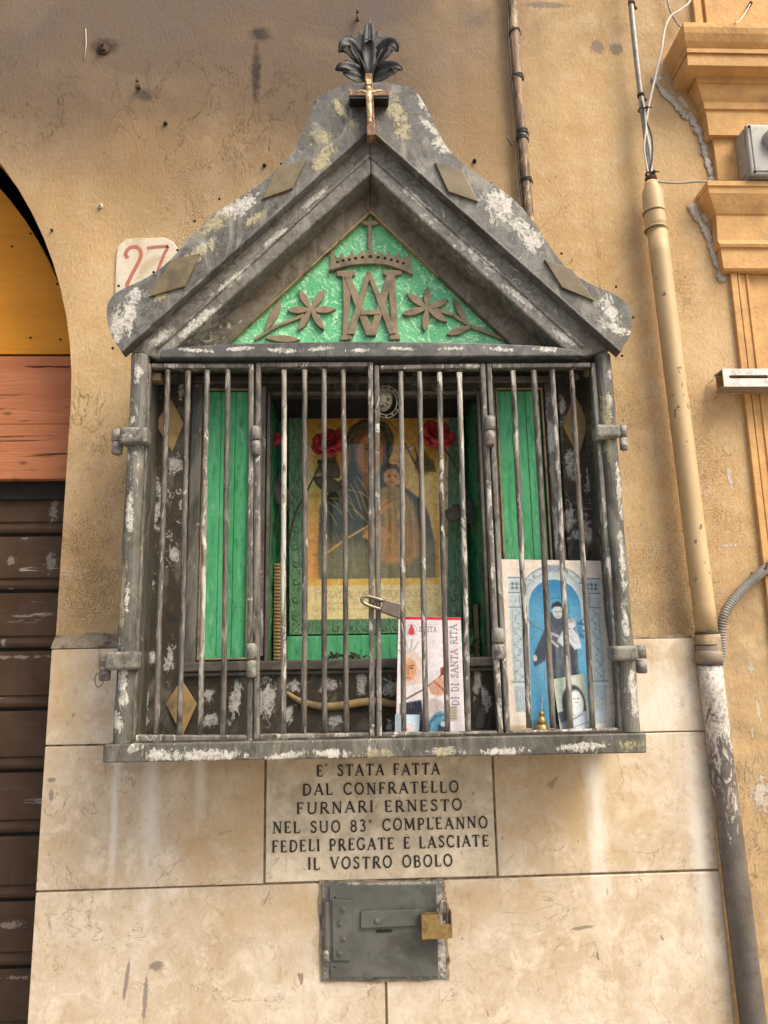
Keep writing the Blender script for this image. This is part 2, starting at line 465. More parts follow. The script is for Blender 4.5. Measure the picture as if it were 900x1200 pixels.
# ------------------------------------------------------------------ geometry toolkit
class MB:
    def __init__(s):
        s.v, s.f, s.sm = [], [], []

    def add(s, vs, fs, smooth=False):
        o = len(s.v)
        s.v += [Vector(q) for q in vs]
        s.f += [[i + o for i in f] for f in fs]
        s.sm += [smooth] * len(fs)
        return s

    def box(s, x0, x1, y0, y1, z0, z1):
        vs = [(x, y, z) for z in (z0, z1) for y in (y0, y1) for x in (x0, x1)]
        return s.add(vs, [(0, 2, 3, 1), (4, 5, 7, 6), (0, 1, 5, 4), (2, 6, 7, 3), (0, 4, 6, 2), (1, 3, 7, 5)])

    def hexa(s, front, back):
        """front and back quads (lists of 4 points)"""
        vs = list(front) + list(back)
        return s.add(vs, [(0, 1, 2, 3), (7, 6, 5, 4), (0, 4, 5, 1), (1, 5, 6, 2), (2, 6, 7, 3), (3, 7, 4, 0)])

    def prism(s, pts, y0, y1, back=None):
        """outline (x, z) from depth y0 (front) to y1"""
        n = len(pts)
        bk = back or pts
        vs = [(x, y0, z) for x, z in pts] + [(x, y1, z) for x, z in bk]
        fs = [tuple(range(n)), tuple(range(2 * n - 1, n - 1, -1))]
        fs += [(i, i + n, (i + 1) % n + n, (i + 1) % n) for i in range(n)]
        return s.add(vs, fs)

    def holed(s, outer, holes, y0, y1):
        bm = bmesh.new()
        loops = [outer] + holes
        allv = []
        for lp in loops:
            vs = [bm.verts.new((x, y0, z)) for x, z in lp]
            for i in range(len(vs)):
                bm.edges.new((vs[i], vs[(i + 1) % len(vs)]))
            allv.append(vs)
        bmesh.ops.triangle_fill(bm, edges=bm.edges[:], use_beauty=True)
        bm.verts.index_update()
        vs = [v.co.copy() for v in bm.verts]
        fs = [[q.index for q in f.verts] for f in bm.faces]
        fs = [f if (vs[f[1]] - vs[f[0]]).cross(vs[f[2]] - vs[f[0]]).y < 0 else f[::-1] for f in fs]
        bm.free()
        s.add(vs, fs)
        s.add([(v.x, y1, v.z) for v in vs], [f[::-1] for f in fs])
        for lp in loops:
            n = len(lp)
            q = [(x, y0, z) for x, z in lp] + [(x, y1, z) for x, z in lp]
            s.add(q, [(i, i + n, (i + 1) % n + n, (i + 1) % n) for i in range(n)])
        return s

    def tube(s, pts, rad, n=10, cap=True, squash=1.0, closed=False):
        pts = [Vector(p) for p in pts]
        k = len(pts)
        R = rad if isinstance(rad, (list, tuple)) else [rad] * k
        vs, fs = [], []
        prev = None
        for i, p in enumerate(pts):
            if closed:
                t = pts[(i + 1) % k] - pts[i - 1]
            else:
                t = pts[min(i + 1, k - 1)] - pts[max(i - 1, 0)]
            t.normalize()
            if prev is None:
                a = Vector((0, -1, 0)) if abs(t.y) < 0.9 else Vector((1, 0, 0))
            else:
                a = prev
            a = (a - t * a.dot(t)).normalized()
            b = t.cross(a)
            prev = a
            for j in range(n):
                w = 2 * pi * j / n
                vs.append(p + (a * cos(w) * squash + b * sin(w)) * R[i])
        rows = k if closed else k - 1
        for i in range(rows):
            for j in range(n):
                i2 = (i + 1) % k
                fs.append((i * n + j, i * n + (j + 1) % n, i2 * n + (j + 1) % n, i2 * n + j))
        s.add(vs, fs, True)
        if cap and not closed:
            o = len(s.v) - len(vs)
            s.f.append([o + j for j in range(n)][::-1])
            s.f.append([o + (k - 1) * n + j for j in range(n)])
            s.sm += [False, False]
        return s

    def ball(s, c, r, n=10, m=7, sc=(1, 1, 1)):
        vs, fs = [], []
        for i in range(m + 1):
            a = pi * i / m
            for j in range(n):
                w = 2 * pi * j / n
                vs.append((c[0] + r * sc[0] * sin(a) * cos(w), c[1] + r * sc[1] * sin(a) * sin(w), c[2] + r * sc[2] * cos(a)))
        for i in range(m):
            for j in range(n):
                fs.append((i * n + j, (i + 1) * n + j, (i + 1) * n + (j + 1) % n, i * n + (j + 1) % n))
        return s.add(vs, fs, True)

    def leaf(s, pts, widths, ridge=0.2, out=(0, -1, 0)):
        """a leaf or petal along pts: five points across, folded along the middle"""
        pts = [Vector(p) for p in pts]
        o = Vector(out).normalized()
        vs, fs = [], []
        k = len(pts)
        for i, p in enumerate(pts):
            t = (pts[min(i + 1, k - 1)] - pts[max(i - 1, 0)]).normalized()
            b = t.cross(o).normalized()
            nn = b.cross(t).normalized()
            for q, d in ((-1, ridge), (-0.5, ridge * 0.35), (0, 0), (0.5, ridge * 0.35), (1, ridge)):
                vs.append(p + b * (q * widths[i]) + nn * (d * widths[i]))
        for i in range(k - 1):
            for j in range(4):
                a = i * 5 + j
                fs.append((a, a + 1, a + 6, a + 5))
        return s.add(vs, fs, True)


def pos_of(o):
    p = Vector((0, 0, 0))
    while o is not None:
        p += o.location
        o = o.parent
    return p


def obj(name, mb, mat, parent=None, bevel=0.0, solid=0.0, label=None, kind=None, seg=2, loc=None):
    me = bpy.data.meshes.new(name)
    off = pos_of(parent) + (Vector(loc) if loc else Vector((0, 0, 0)))
    me.from_pydata([tuple(v - off) for v in mb.v], [], mb.f)
    me.polygons.foreach_set('use_smooth', mb.sm)
    bm = bmesh.new()
    bm.from_mesh(me)
    bmesh.ops.recalc_face_normals(bm, faces=bm.faces[:])
    bm.to_mesh(me)
    bm.free()
    me.materials.append(mat)
    o = bpy.data.objects.new(name, me)
    C.objects.link(o)
    if loc:
        o.location = loc
    o.parent = parent
    if bevel:
        b = o.modifiers.new('bevel', 'BEVEL')
        b.width = bevel
        b.segments = seg
        b.limit_method = 'ANGLE'
        b.angle_limit = radians(35)
        b.use_clamp_overlap = True
    if solid:
        q = o.modifiers.new('solid', 'SOLIDIFY')
        q.thickness = solid
    if label:
        o['label'] = label
    if kind:
        o['kind'] = kind
    return o


def thing(name, label, cat, loc=(0, 0, 0), group=None):
    o = bpy.data.objects.new(name, None)
    C.objects.link(o)
    o.location = loc
    o.empty_display_size = 0.05
    o['label'] = label
    o['category'] = cat
    if group:
        o['group'] = group
    return o


def tag(o, label, cat, group=None):
    o['label'] = label
    o['category'] = cat
    if group:
        o['group'] = group
    return o


def smoothline(pts, n=6, closed=False):
    """Catmull-Rom through the points"""
    pts = [Vector(p) for p in pts]
    out = []
    k = len(pts)
    rngk = k if closed else k - 1
    for i in range(rngk):
        p0 = pts[(i - 1) % k] if closed or i > 0 else pts[0] * 2 - pts[1]
        p1, p2 = pts[i], pts[(i + 1) % k]
        p3 = pts[(i + 2) % k] if closed or i + 2 < k else pts[-1] * 2 - pts[-2]
        for j in range(n):
            t = j / n
            out.append(0.5 * ((2 * p1) + (p2 - p0) * t + (2 * p0 - 5 * p1 + 4 * p2 - p3) * t * t + (3 * p1 - p0 - 3 * p2 + p3) * t ** 3))
    if not closed:
        out.append(pts[-1])
    return out


def line3(px, Y):
    return [P(x, y, Y) for x, y in px]


# ------------------------------------------------------------------ stroke letters with serifs
def _arc(cx, cy, rx, ry, a0, a1, n=10):
    return [(cx + rx * cos(radians(a0 + (a1 - a0) * i / n)), cy + ry * sin(radians(a0 + (a1 - a0) * i / n))) for i in range(n + 1)]


TH, TN = 0.125, 0.065       # thick and thin strokes
GL = {
    'A': (0.82, [([(0.08, 0), (0.42, 1)], TN), ([(0.40, 1), (0.74, 0)], TH), ([(0.19, .34), (0.62, .34)], TN)], [(0.08, 0), (0.74, 0)]),
    'B': (0.66, [([(0.14, 0), (0.14, 1)], TH), ([(0.14, .96), (0.34, .96)] + _arc(.34, .75, .2, .21, 90, -90) + [(0.14, .54)], .085), ([(0.34, .54)] + _arc(.36, .28, .23, .25, 90, -90) + [(0.14, .03)], .09)], []),
    'C': (0.78, [(_arc(.44, .5, .36, .48, 48, 312, 18), .10), ([(.68, .98), (.69, .72)], .05), ([(.68, .02), (.69, .25)], .05)], []),
    'D': (0.80, [([(0.14, 0), (0.14, 1)], TH), ([(0.14, .965), (0.3, .965)] + _arc(.32, .5, .38, .465, 90, -90, 14) + [(0.14, .035)], .095)], []),
    'E': (0.62, [([(0.14, 0), (0.14, 1)], TH), ([(0.1, .965), (0.54, .965)], TN), ([(0.14, .51), (0.44, .51)], TN), ([(0.1, .035), (0.56, .035)], TN), ([(.53, 1), (.55, .82)], .05), ([(.55, .0), (.58, .2)], .05), ([(.43, .6), (.43, .42)], .045)], []),
    'F': (0.60, [([(0.14, 0), (0.14, 1)], TH), ([(0.1, .965), (0.54, .965)], TN), ([(0.14, .51), (0.44, .51)], TN), ([(.53, 1), (.55, .82)], .05), ([(.43, .6), (.43, .42)], .045)], [(0.14, 0)]),
    'G': (0.82, [(_arc(.44, .5, .36, .48, 48, 318, 18), .10), ([(.70, .42), (.70, .08)], TH), ([(.56, .42), (.8, .42)], .05), ([(.68, .98), (.69, .74)], .05)], []),
    'I': (0.30, [([(0.15, 0), (0.15, 1)], TH)], [(.15, 0), (.15, 1)]),
    'L': (0.60, [([(0.14, 0), (0.14, 1)], TH), ([(0.1, .035), (0.54, .035)], TN), ([(.53, 0), (.57, .24)], .05)], [(.14, 1)]),
    'M': (0.98, [([(0.12, 0), (0.15, 1)], TN), ([(0.15, 1), (0.48, .12)], TH), ([(0.48, .12), (0.80, 1)], TN), ([(0.80, 1), (0.84, 0)], TH)], [(.12, 0), (.84, 0), (.12, 1), (.84, 1)]),
    'N': (0.84, [([(0.14, 0), (0.14, 1)], TN), ([(0.14, 1), (0.70, 0.02)], TH), ([(0.70, 0), (0.70, 1)], TN)], [(.14, 0), (.12, 1), (.70, 1)]),
    'O': (0.84, [(_arc(.42, .5, .34, .48, 0, 360, 24), .10)], []),
    'P': (0.64, [([(0.14, 0), (0.14, 1)], TH), ([(0.14, .965), (0.32, .965)] + _arc(.34, .71, .22, .255, 90, -90) + [(0.14, .455)], .09)], [(.14, 0)]),
    'R': (0.74, [([(0.14, 0), (0.14, 1)], TH), ([(0.14, .965), (0.32, .965)] + _arc(.34, .73, .21, .235, 90, -90) + [(0.14, .495)], .09), ([(0.34, .49), (0.68, 0.03)], TH)], [(.14, 0), (.68, 0)]),
    'S': (0.62, [([(.50, .80), (.44, .93), (.30, .975), (.16, .90), (.12, .76), (.20, .62), (.34, .52), (.48, .40), (.53, .24), (.46, .09), (.31, .03), (.17, .07), (.11, .22)], .10), ([(.50, .98), (.51, .76)], .045), ([(.10, .02), (.10, .26)], .045)], []),
    'T': (0.72, [([(0.36, 0), (0.36, 1)], TH), ([(0.04, .965), (0.68, .965)], TN), ([(.05, 1), (.03, .78)], .05), ([(.67, 1), (.69, .78)], .05)], [(.36, 0)]),
    'U': (0.84, [([(0.14, 1), (0.14, .3)] + _arc(.42, .32, .28, .29, 180, 360, 12) + [(0.70, 1)], .10)], [(.14, 1), (.70, 1)]),
    'V': (0.80, [([(0.08, 1), (0.40, 0)], TH), ([(0.40, 0), (0.72, 1)], TN)], [(.08, 1), (.72, 1)]),
    '8': (0.62, [(_arc(.31, .75, .19, .22, 0, 360, 16), .085), (_arc(.31, .27, .23, .25, 0, 360, 18), .095)], []),
    '3': (0.60, [([(.12, .84), (.2, .95), (.33, .98), (.46, .90), (.48, .75), (.40, .60), (.26, .53), (.42, .48), (.52, .33), (.48, .12), (.32, .02), (.18, .04), (.09, .14)], .095)], []),
    'o': (0.34, [(_arc(.15, .86, .09, .11, 0, 360, 12), .05)], []),
    "'": (0.24, [([(0.10, 1.14), (0.12, .92)], .09)], []),
    ',': (0.0, [([(-0.12, 1.12), (-0.22, .92)], .06)], []),
    '.': (0.2, [([(0.06, .0), (0.10, .05)], .07)], []),
    ' ': (0.50, [], []),
}


def glyph_strokes(ch):
    w, st, serifs = GL[ch]
    st = list(st)
    for x, y in serifs:
        yy = 0.02 if y == 0 else 0.98
        st.append(([(x - 0.13, yy), (x + 0.13, yy)], 0.045))
    return w, st


def ribbon(pts, w):
    out_l, out_r = [], []
    k = len(pts)
    for i in range(k):
        a, b = pts[max(i - 1, 0)], pts[min(i + 1, k - 1)]
        if pts[0] == pts[-1] or (abs(pts[0][0] - pts[-1][0]) < 1e-6 and abs(pts[0][1] - pts[-1][1]) < 1e-6):
            a, b = pts[(i - 1) if i > 0 else -2], pts[(i + 1) if i < k - 1 else 1]
        dx, dy = b[0] - a[0], b[1] - a[1]
        L = sqrt(dx * dx + dy * dy) or 1
        nx, ny = -dy / L, dx / L
        out_l.append((pts[i][0] + nx * w / 2, pts[i][1] + ny * w / 2))
        out_r.append((pts[i][0] - nx * w / 2, pts[i][1] - ny * w / 2))
    return out_l, out_r


def text_width(txt, sp=0.13):
    return sum(GL[c][0] + (sp if GL[c][0] else 0) for c in txt)


def text_mesh(mb, txt, x0, x1, z0, z1, h, Y, sp=0.13):
    """letters along the line (x0,z0)-(x1,z1), cap height h, stretched to fill it"""
    W = text_width(txt, sp)
    L = sqrt((x1 - x0) ** 2 + (z1 - z0) ** 2)
    ux, uz = (x1 - x0) / L, (z1 - z0) / L
    k = L / W
    cur = 0
    for c in txt:
        w, st = glyph_strokes(c)
        jz = random.uniform(-0.03, 0.03)
        tilt = random.uniform(-0.035, 0.035)
        for q, (pts, sw) in enumerate(st):
            sw2 = sw * h * 1.45
            pp = [((cur + x + tilt * y) * k, (y + jz) * h) for x, y in pts]
            pp = [(x0 + ux * a - uz * b, z0 + uz * a + ux * b) for a, b in pp]
            l, r = ribbon(pp, sw2)
            n = len(pp)
            yy = Y - 0.00002 * q
            vs = [(x, yy, z) for x, z in l] + [(x, yy, z) for x, z in r]
            mb.add(vs, [(i, i + 1, i + 1 + n, i + n) for i in range(n - 1)])
        cur += w + (sp if w else 0)


# ------------------------------------------------------------------ painter for flat prints (colours kept on a fine mesh)
class Art:
    def __init__(s, w, h, bg, res=1.0):
        s.w, s.h = w, h
        s.nx, s.ny = int(w * res) + 1, int(h * res) + 1
        xs = np.linspace(0, w, s.nx)
        ys = np.linspace(0, h, s.ny)
        s.X, s.Y = np.meshgrid(xs, ys)
        s.c = np.zeros((s.ny, s.nx, 3))
        s.c[:] = bg
        s.rs = np.random.RandomState(3)

    def put(s, m, col, a=1.0):
        m = np.clip(m, 0, 1)[..., None] * a
        s.c = s.c * (1 - m) + np.array(col) * m

    def poly(s, pts, col, a=1.0, soft=0.6):
        inside = np.zeros(s.X.shape, bool)
        dmin = np.full(s.X.shape, 1e9)
        k = len(pts)
        for i in range(k):
            x1, y1 = pts[i]
            x2, y2 = pts[(i + 1) % k]
            cond = ((y1 > s.Y) != (y2 > s.Y))
            xi = (x2 - x1) * (s.Y - y1) / ((y2 - y1) if y2 != y1 else 1e-9) + x1
            inside ^= cond & (s.X < xi)
            dmin = np.minimum(dmin, s.dist(x1, y1, x2, y2))
        sd = np.where(inside, dmin, -dmin)
        s.put(sd / (2 * soft) + 0.5, col, a)

    def dist(s, x1, y1, x2, y2):
        dx, dy = x2 - x1, y2 - y1
        L = dx * dx + dy * dy or 1e-9
        t = np.clip(((s.X - x1) * dx + (s.Y - y1) * dy) / L, 0, 1)
        return np.hypot(s.X - x1 - t * dx, s.Y - y1 - t * dy)

    def line(s, pts, w, col, a=1.0, soft=0.5):
        d = np.full(s.X.shape, 1e9)
        for i in range(len(pts) - 1):
            d = np.minimum(d, s.dist(*pts[i], *pts[i + 1]))
        s.put((w / 2 - d) / (2 * soft) + 0.5, col, a)

    def ell(s, cx, cy, rx, ry, col, a=1.0, soft=0.1, rot=0.0):
        c, q = cos(rot), sin(rot)
        u = ((s.X - cx) * c + (s.Y - cy) * q) / rx
        v = (-(s.X - cx) * q + (s.Y - cy) * c) / ry
        d = np.hypot(u, v)
        s.put((1 - d) / (2 * soft) + 0.5, col, a)

    def ring(s, cx, cy, r, w, col, a=1.0, ry=None, soft=0.5):
        d = np.abs(np.hypot(s.X - cx, (s.Y - cy) * (r / (ry or r))) - r)
        s.put((w / 2 - d) / (2 * soft) + 0.5, col, a)

    def grain(s, amp, size=6):
        gy, gx = s.ny // size + 2, s.nx // size + 2
        g = s.rs.rand(gy, gx)
        yi = np.linspace(0, gy - 1.001, s.ny)
        xi = np.linspace(0, gx - 1.001, s.nx)
        y0, x0 = yi.astype(int), xi.astype(int)
        fy, fx = (yi - y0)[:, None], (xi - x0)[None, :]
        G = (g[y0][:, x0] * (1 - fy) * (1 - fx) + g[y0 + 1][:, x0] * fy * (1 - fx) + g[y0][:, x0 + 1] * (1 - fy) * fx + g[y0 + 1][:, x0 + 1] * fy * fx)
        s.c = s.c * (1 + (G[..., None] - 0.5) * 2 * amp)

    def text(s, txt, x, y, h, width, col, a=1.0, up=False, wk=1.0):
        W = text_width(txt)
        k = width / W
        cur = 0
        for c in txt:
            w, st = glyph_strokes(c)
            for pts, sw in st:
                pp = [((cur + q) * k, r * h) for q, r in pts]
                if up:      # reads upward
                    pp = [(x - r, y - q) for q, r in pp]
                else:
                    pp = [(x + q, y - r) for q, r in pp]
                s.line(pp, max(0.55, sw * h * wk), col, a, 0.45)
            cur += w + (0.13 if w else 0)

    def mesh(s, name, fn, mat, parent=None, label=None, loc=None):
        """fn(u, v) -> point, u to the right and v downward, both 0..1; colours are given as seen (sRGB)"""
        U = (s.X / s.w).ravel()
        V = (s.Y / s.h).ravel()
        off = pos_of(parent) + (Vector(loc) if loc else Vector((0, 0, 0)))
        pts = fn(U, V) - np.array(off)[None, :]
        me = bpy.data.meshes.new(name)
        n = s.nx * s.ny
        i = np.arange((s.ny - 1) * (s.nx - 1))
        r, c = i // (s.nx - 1), i % (s.nx - 1)
        a = r * s.nx + c
        quads = np.stack([a, a + s.nx, a + s.nx + 1, a + 1], 1)
        me.vertices.add(n)
        me.vertices.foreach_set('co', pts.astype(np.float32).ravel())
        me.loops.add(quads.size)
        me.loops.foreach_set('vertex_index', quads.ravel().astype(np.int32))
        me.polygons.add(len(quads))
        me.polygons.foreach_set('loop_start', np.arange(0, quads.size, 4, dtype=np.int32))
        me.polygons.foreach_set('use_smooth', np.ones(len(quads), bool))
        me.update(calc_edges=True)
        col = np.clip(s.c.reshape(-1, 3), 0, 1) ** 2.2
        at = me.color_attributes.new('print_colour', 'FLOAT_COLOR', 'POINT')
        rgba = np.ones((n, 4), np.float32)
        rgba[:, :3] = col
        at.data.foreach_set('color', rgba.ravel())
        me.materials.append(mat)
        o = bpy.data.objects.new(name, me)
        C.objects.link(o)
        if loc:
            o.location = loc
        o.parent = parent
        if label:
            o['label'] = label
        return o


def quad_fn(tl, tr, br, bl, bend=None):
    A = [np.array(q) for q in (tl, tr, br, bl)]

    def fn(U, V):
        u, v = U[:, None], V[:, None]
        p = A[0] * (1 - u) * (1 - v) + A[1] * u * (1 - v) + A[2] * u * v + A[3] * (1 - u) * v
        if bend is not None:
            p = p + bend(U, V)
        return p
    return fn


# ------------------------------------------------------------------ materials
M = {}
M['plaster'] = mat_plaster()
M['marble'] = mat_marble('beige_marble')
M['plaque'] = mat_marble('white_marble', (0.80, 0.69, 0.50), (0.64, 0.525, 0.345), (0.25, 0.20, 0.13), plaque=True)
M['mortar'] = mat_plain('grey_mortar', (0.30, 0.235, 0.155), 0.95, var=0.35, scale=60, bs=0.9, bd=0.003, dirt=(0.10, 0.07, 0.05))
M['filler'] = mat_plain('white_filler', (0.55, 0.50, 0.42), 0.9, var=0.2, scale=80, bs=0.9, bd=0.003, dirt=(0.35, 0.28, 0.18))
M['dark'] = mat_plain('dark_recess', (0.02, 0.017, 0.014), 0.9)
M['iron'] = mat_metal('worn_iron_bars', (0.058, 0.046, 0.034), (0.095, 0.078, 0.058), (0.075, 0.046, 0.026), chips=0.565, grain=(1, 1, 0.22), wear=0.9, gloss=0.5)
M['frameiron'] = mat_metal('worn_iron_frame', (0.052, 0.044, 0.034), (0.092, 0.082, 0.065), (0.08, 0.052, 0.03), chips=0.565, grain=(1, 1, 0.35), wear=0.8)
M['hinge'] = mat_metal('worn_hinge_iron', (0.10, 0.095, 0.08), (0.16, 0.15, 0.125), (0.12, 0.08, 0.04), chips=0.60, wear=0.8)
Yh, Yr, Yb, Yf = -0.178, -0.158, -0.168, -0.075
hs = [pxspot(x, y, a * 1.35, b * 1.35, r, Yh) for x, y, a, b, r in ((587, 240, 20, 30, -25), (612, 268, 32, 12, 40), (622, 282, 20, 12, 40), (716, 366, 12, 22, -20), (722, 384, 22, 8, 20), (150, 372, 10, 30, 10), (138, 380, 8, 22, 0), (262, 250, 22, 10, -35), (285, 240, 12, 22, 40), (520, 168, 16, 14, 40), (158, 345, 12, 10, 0), (505, 150, 20, 6, 50), (236, 292, 20, 7, -40), (495, 118, 6, 20, -20))]
hy = [pxspot(x, y, a * 1.3, b * 1.3, r, Yh) for x, y, a, b, r in ((375, 160, 15, 12, 0), (380, 185, 10, 22, 25), (400, 130, 6, 20, -30), (415, 146, 8, 12, -40), (465, 132, 12, 26, -10), (472, 155, 12, 14, 0), (250, 262, 24, 12, -40), (228, 300, 30, 8, -40), (188, 345, 16, 8, -40), (300, 255, 22, 6, -40))]
M['hood'] = mat_metal('weathered_grey_hood', (0.085, 0.078, 0.063), (0.145, 0.142, 0.128), (0.082, 0.062, 0.036), chips=0.63, stroke=0.8, spots=hs, yel=hy, wear=1.0, edge=False)
rs = [pxspot(x, y, a, b, r, Yr) for x, y, a, b, r in ((230, 380, 50, 9, -41), (190, 395, 24, 10, -41), (270, 330, 36, 6, -41), (320, 280, 30, 6, -41), (370, 232, 36, 6, -41), (485, 232, 36, 6, 41), (560, 300, 50, 6, 41), (610, 350, 44, 7, 41), (660, 395, 24, 8, 41))]
M['rail'] = mat_metal('weathered_rake_rail', (0.115, 0.104, 0.083), (0.18, 0.17, 0.145), (0.095, 0.07, 0.042), chips=0.60, spots=rs, wear=0.7, grain=(1, 1, 1))
bs_ = [pxspot(x, y, a, b, r, Yb) for x, y, a, b, r in ((230, 410, 26, 3.5, 3), (280, 408, 22, 3.5, -3), (330, 410, 26, 4, 3), (378, 408, 22, 3.5, -4), (420, 410, 20, 4, 0), (470, 408, 22, 3.5, 3), (530, 408, 26, 4, -2), (590, 409, 26, 4, 4), (640, 409, 26, 5, 0))]
M['beam'] = mat_metal('weathered_beam', (0.085, 0.083, 0.08), (0.12, 0.12, 0.118), (0.06, 0.05, 0.038), chips=0.66, spots=bs_, wear=0.4, edge=False)
ps = [pxspot(x, y, a, b, r, -0.16) for x, y, a, b, r in ((153, 600, 6, 40, 0), (155, 495, 6, 8, 0), (146, 800, 7, 40, 0), (138, 845, 10, 14, 0), (150, 700, 5, 26, 0), (163, 440, 7, 16, 0), (724, 570, 5, 46, 0), (728, 660, 5, 60, 0), (731, 730, 6, 30, 0), (742, 820, 7, 44, 0), (712, 470, 6, 14, 0), (713, 440, 6, 10, 0),
     (235, 884, 60, 9, 0), (190, 884, 20, 8, 0), (330, 886, 34, 6, -8), (390, 882, 24, 8, 6), (520, 880, 30, 7, 0), (590, 880, 34, 6, 0), (680, 874, 44, 6, -3), (160, 876, 12, 8, 0))]
py_ = [pxspot(x, y, a, b, r, -0.16) for x, y, a, b, r in ((150, 500, 7, 50, 0), (143, 700, 7, 60, 0), (710, 500, 8, 60, 0), (520, 882, 20, 8, 0), (735, 872, 20, 8, 0), (440, 882, 26, 6, 0))]
M['post'] = mat_metal('weathered_post', (0.078, 0.070, 0.052), (0.13, 0.124, 0.100), (0.072, 0.052, 0.030), chips=0.60, spots=ps, yel=py_, wear=0.6, grain=(1, 1, 0.5), edge=False)
fs_ = [pxspot(x, y, a, b, r, Yf) for x, y, a, b, r in ((184, 468, 7, 8, 0), (213, 460, 5, 14, 0), (207, 545, 10, 16, 10), (187, 575, 6, 18, -15), (183, 600, 9, 22, 18), (178, 618, 14, 6, 0), (176, 680, 6, 18, -25), (170, 745, 6, 10, 0), (200, 770, 6, 22, 8), (167, 820, 8, 34, -10), (205, 650, 8, 14, 0), (180, 770, 6, 10, 0), (244, 815, 10, 14, 20), (247, 845, 12, 10, -30), (275, 820, 9, 34, 10), (312, 820, 14, 30, 0), (345, 805, 10, 9, 0), (385, 803, 16, 9, 0), (424, 803, 7, 16, 0), (458, 805, 12, 14, 0), (338, 838, 8, 14, 20), (393, 845, 12, 10, 0), (559, 800, 6, 22, 10), (570, 820, 8, 18, 0), (457, 850, 7, 12, 0),
     (657, 480, 8, 22, 0), (668, 545, 10, 26, 0), (690, 560, 7, 26, 10), (664, 610, 10, 24, 20), (687, 625, 10, 20, 0), (700, 470, 6, 14, 0), (645, 520, 5, 40, 0), (230, 560, 5, 60, 0), (232, 700, 5, 60, 0))]
M['facade'] = mat_metal('weathered_dark_facade', (0.046, 0.036, 0.021), (0.066, 0.053, 0.032), (0.050, 0.034, 0.018), chips=0.60, spots=fs_, wear=0.5, edge=False, gloss=0.75)
M['moulding'] = mat_metal('weathered_moulding', (0.085, 0.075, 0.058), (0.13, 0.12, 0.10), (0.08, 0.055, 0.03), chips=0.63, wear=0.6, grain=(0.6, 1, 1), edge=False)
M['stile'] = mat_metal('weathered_stile', (0.085, 0.078, 0.062), (0.13, 0.12, 0.10), (0.07, 0.05, 0.03), chips=0.57, wear=0.7, grain=(1, 1, 0.3), edge=False)
M['tan'] = mat_plain('tan_painted_wood', (0.36, 0.26, 0.135), 0.6, var=0.3, scale=60, dirt=(0.13, 0.09, 0.05))
M['diamond'] = mat_plain('ochre_lozenge_wood', (0.40, 0.26, 0.10), 0.55, var=0.22, scale=30, dirt=(0.15, 0.11, 0.06))
M['lozenge'] = mat_plain('olive_lozenge_wood', (0.175, 0.135, 0.070), 0.5, var=0.25, scale=30, dirt=(0.10, 0.08, 0.045))
M['emblem'] = mat_plain('tan_cut_emblem', (0.235, 0.175, 0.105), 0.5, var=0.25, scale=55, dirt=(0.12, 0.09, 0.055))
M['swirl'] = mat_green('green_swirled_paint', 'swirl')
M['greenwood'] = mat_green('green_painted_boards', 'wood')
M['lining'] = mat_green('green_crinkled_lining', 'foil')
M['cardboard'] = mat_plain('tan_ribbed_card', (0.36, 0.23, 0.10), 0.7, var=0.2, scale=80)
M['orange'] = mat_plain('orange_plaster', (0.60, 0.345, 0.13), 0.8, var=0.2, scale=20, bs=0.7, bd=0.002, dirt=(0.46, 0.26, 0.10))
M['pvc'] = mat_plain('painted_pipe', (0.53, 0.375, 0.19), 0.5, var=0.10, scale=30, dirt=(0.40, 0.27, 0.13))
M['cable_grey'] = mat_plain('grey_cable', (0.30, 0.28, 0.25), 0.5, var=0.15)
M['cable_white'] = mat_plain('white_cable', (0.60, 0.55, 0.47), 0.5, var=0.12)
M['black'] = mat_plain('black_cable', (0.03, 0.028, 0.026), 0.5)
M['rust'] = mat_plain('rusty_iron', (0.10, 0.055, 0.03), 0.85, var=0.5, scale=90, bs=0.8, bd=0.002, dirt=(0.03, 0.02, 0.015))
M['greyplastic'] = mat_plain('grey_plastic', (0.36, 0.34, 0.30), 0.45, var=0.12, scale=30, dirt=(0.24, 0.21, 0.17))
M['zinc'] = mat_plain('zinc_plate', (0.60, 0.58, 0.53), 0.45, 0.15, var=0.10, scale=50, dirt=(0.42, 0.36, 0.27))
M['zincdark'] = mat_plain('worn_zinc', (0.30, 0.28, 0.24), 0.5, 0.3, var=0.3, scale=60)
M['brass'] = mat_plain('old_brass', (0.36, 0.235, 0.085), 0.42, 0.5, var=0.22, scale=90, dirt=(0.16, 0.11, 0.05))
M['lockgrey'] = mat_plain('scratched_lock_body', (0.19, 0.155, 0.125), 0.4, 0.5, var=0.2, scale=90)
M['boxgreen'] = mat_plain('grey_green_paint', (0.125, 0.125, 0.102), 0.5, 0.0, var=0.2, scale=26, bs=0.4, bd=0.0008, dirt=(0.08, 0.078, 0.058))
M['boxrim'] = mat_metal('chipped_rim', (0.12, 0.125, 0.11), (0.19, 0.19, 0.165), (0.10, 0.075, 0.05), chips=0.53, fine=2.0, wear=0.9)
M['leafiron'] = mat_plain('dark_wrought_leaf', (0.017, 0.016, 0.014), 0.45, 0.2, var=0.5, scale=70, bs=0.5, bd=0.002, dirt=(0.07, 0.06, 0.035))
M['crosswood'] = mat_plain('reddish_cross_wood', (0.17, 0.075, 0.035), 0.5, var=0.4, scale=110, dirt=(0.40, 0.30, 0.16))
M['gilt'] = mat_plain('worn_gilt', (0.58, 0.43, 0.22), 0.45, 0.2, var=0.3, scale=150, dirt=(0.30, 0.17, 0.08))
M['crossside'] = mat_plain('black_cross_wood', (0.014, 0.011, 0.010), 0.5)
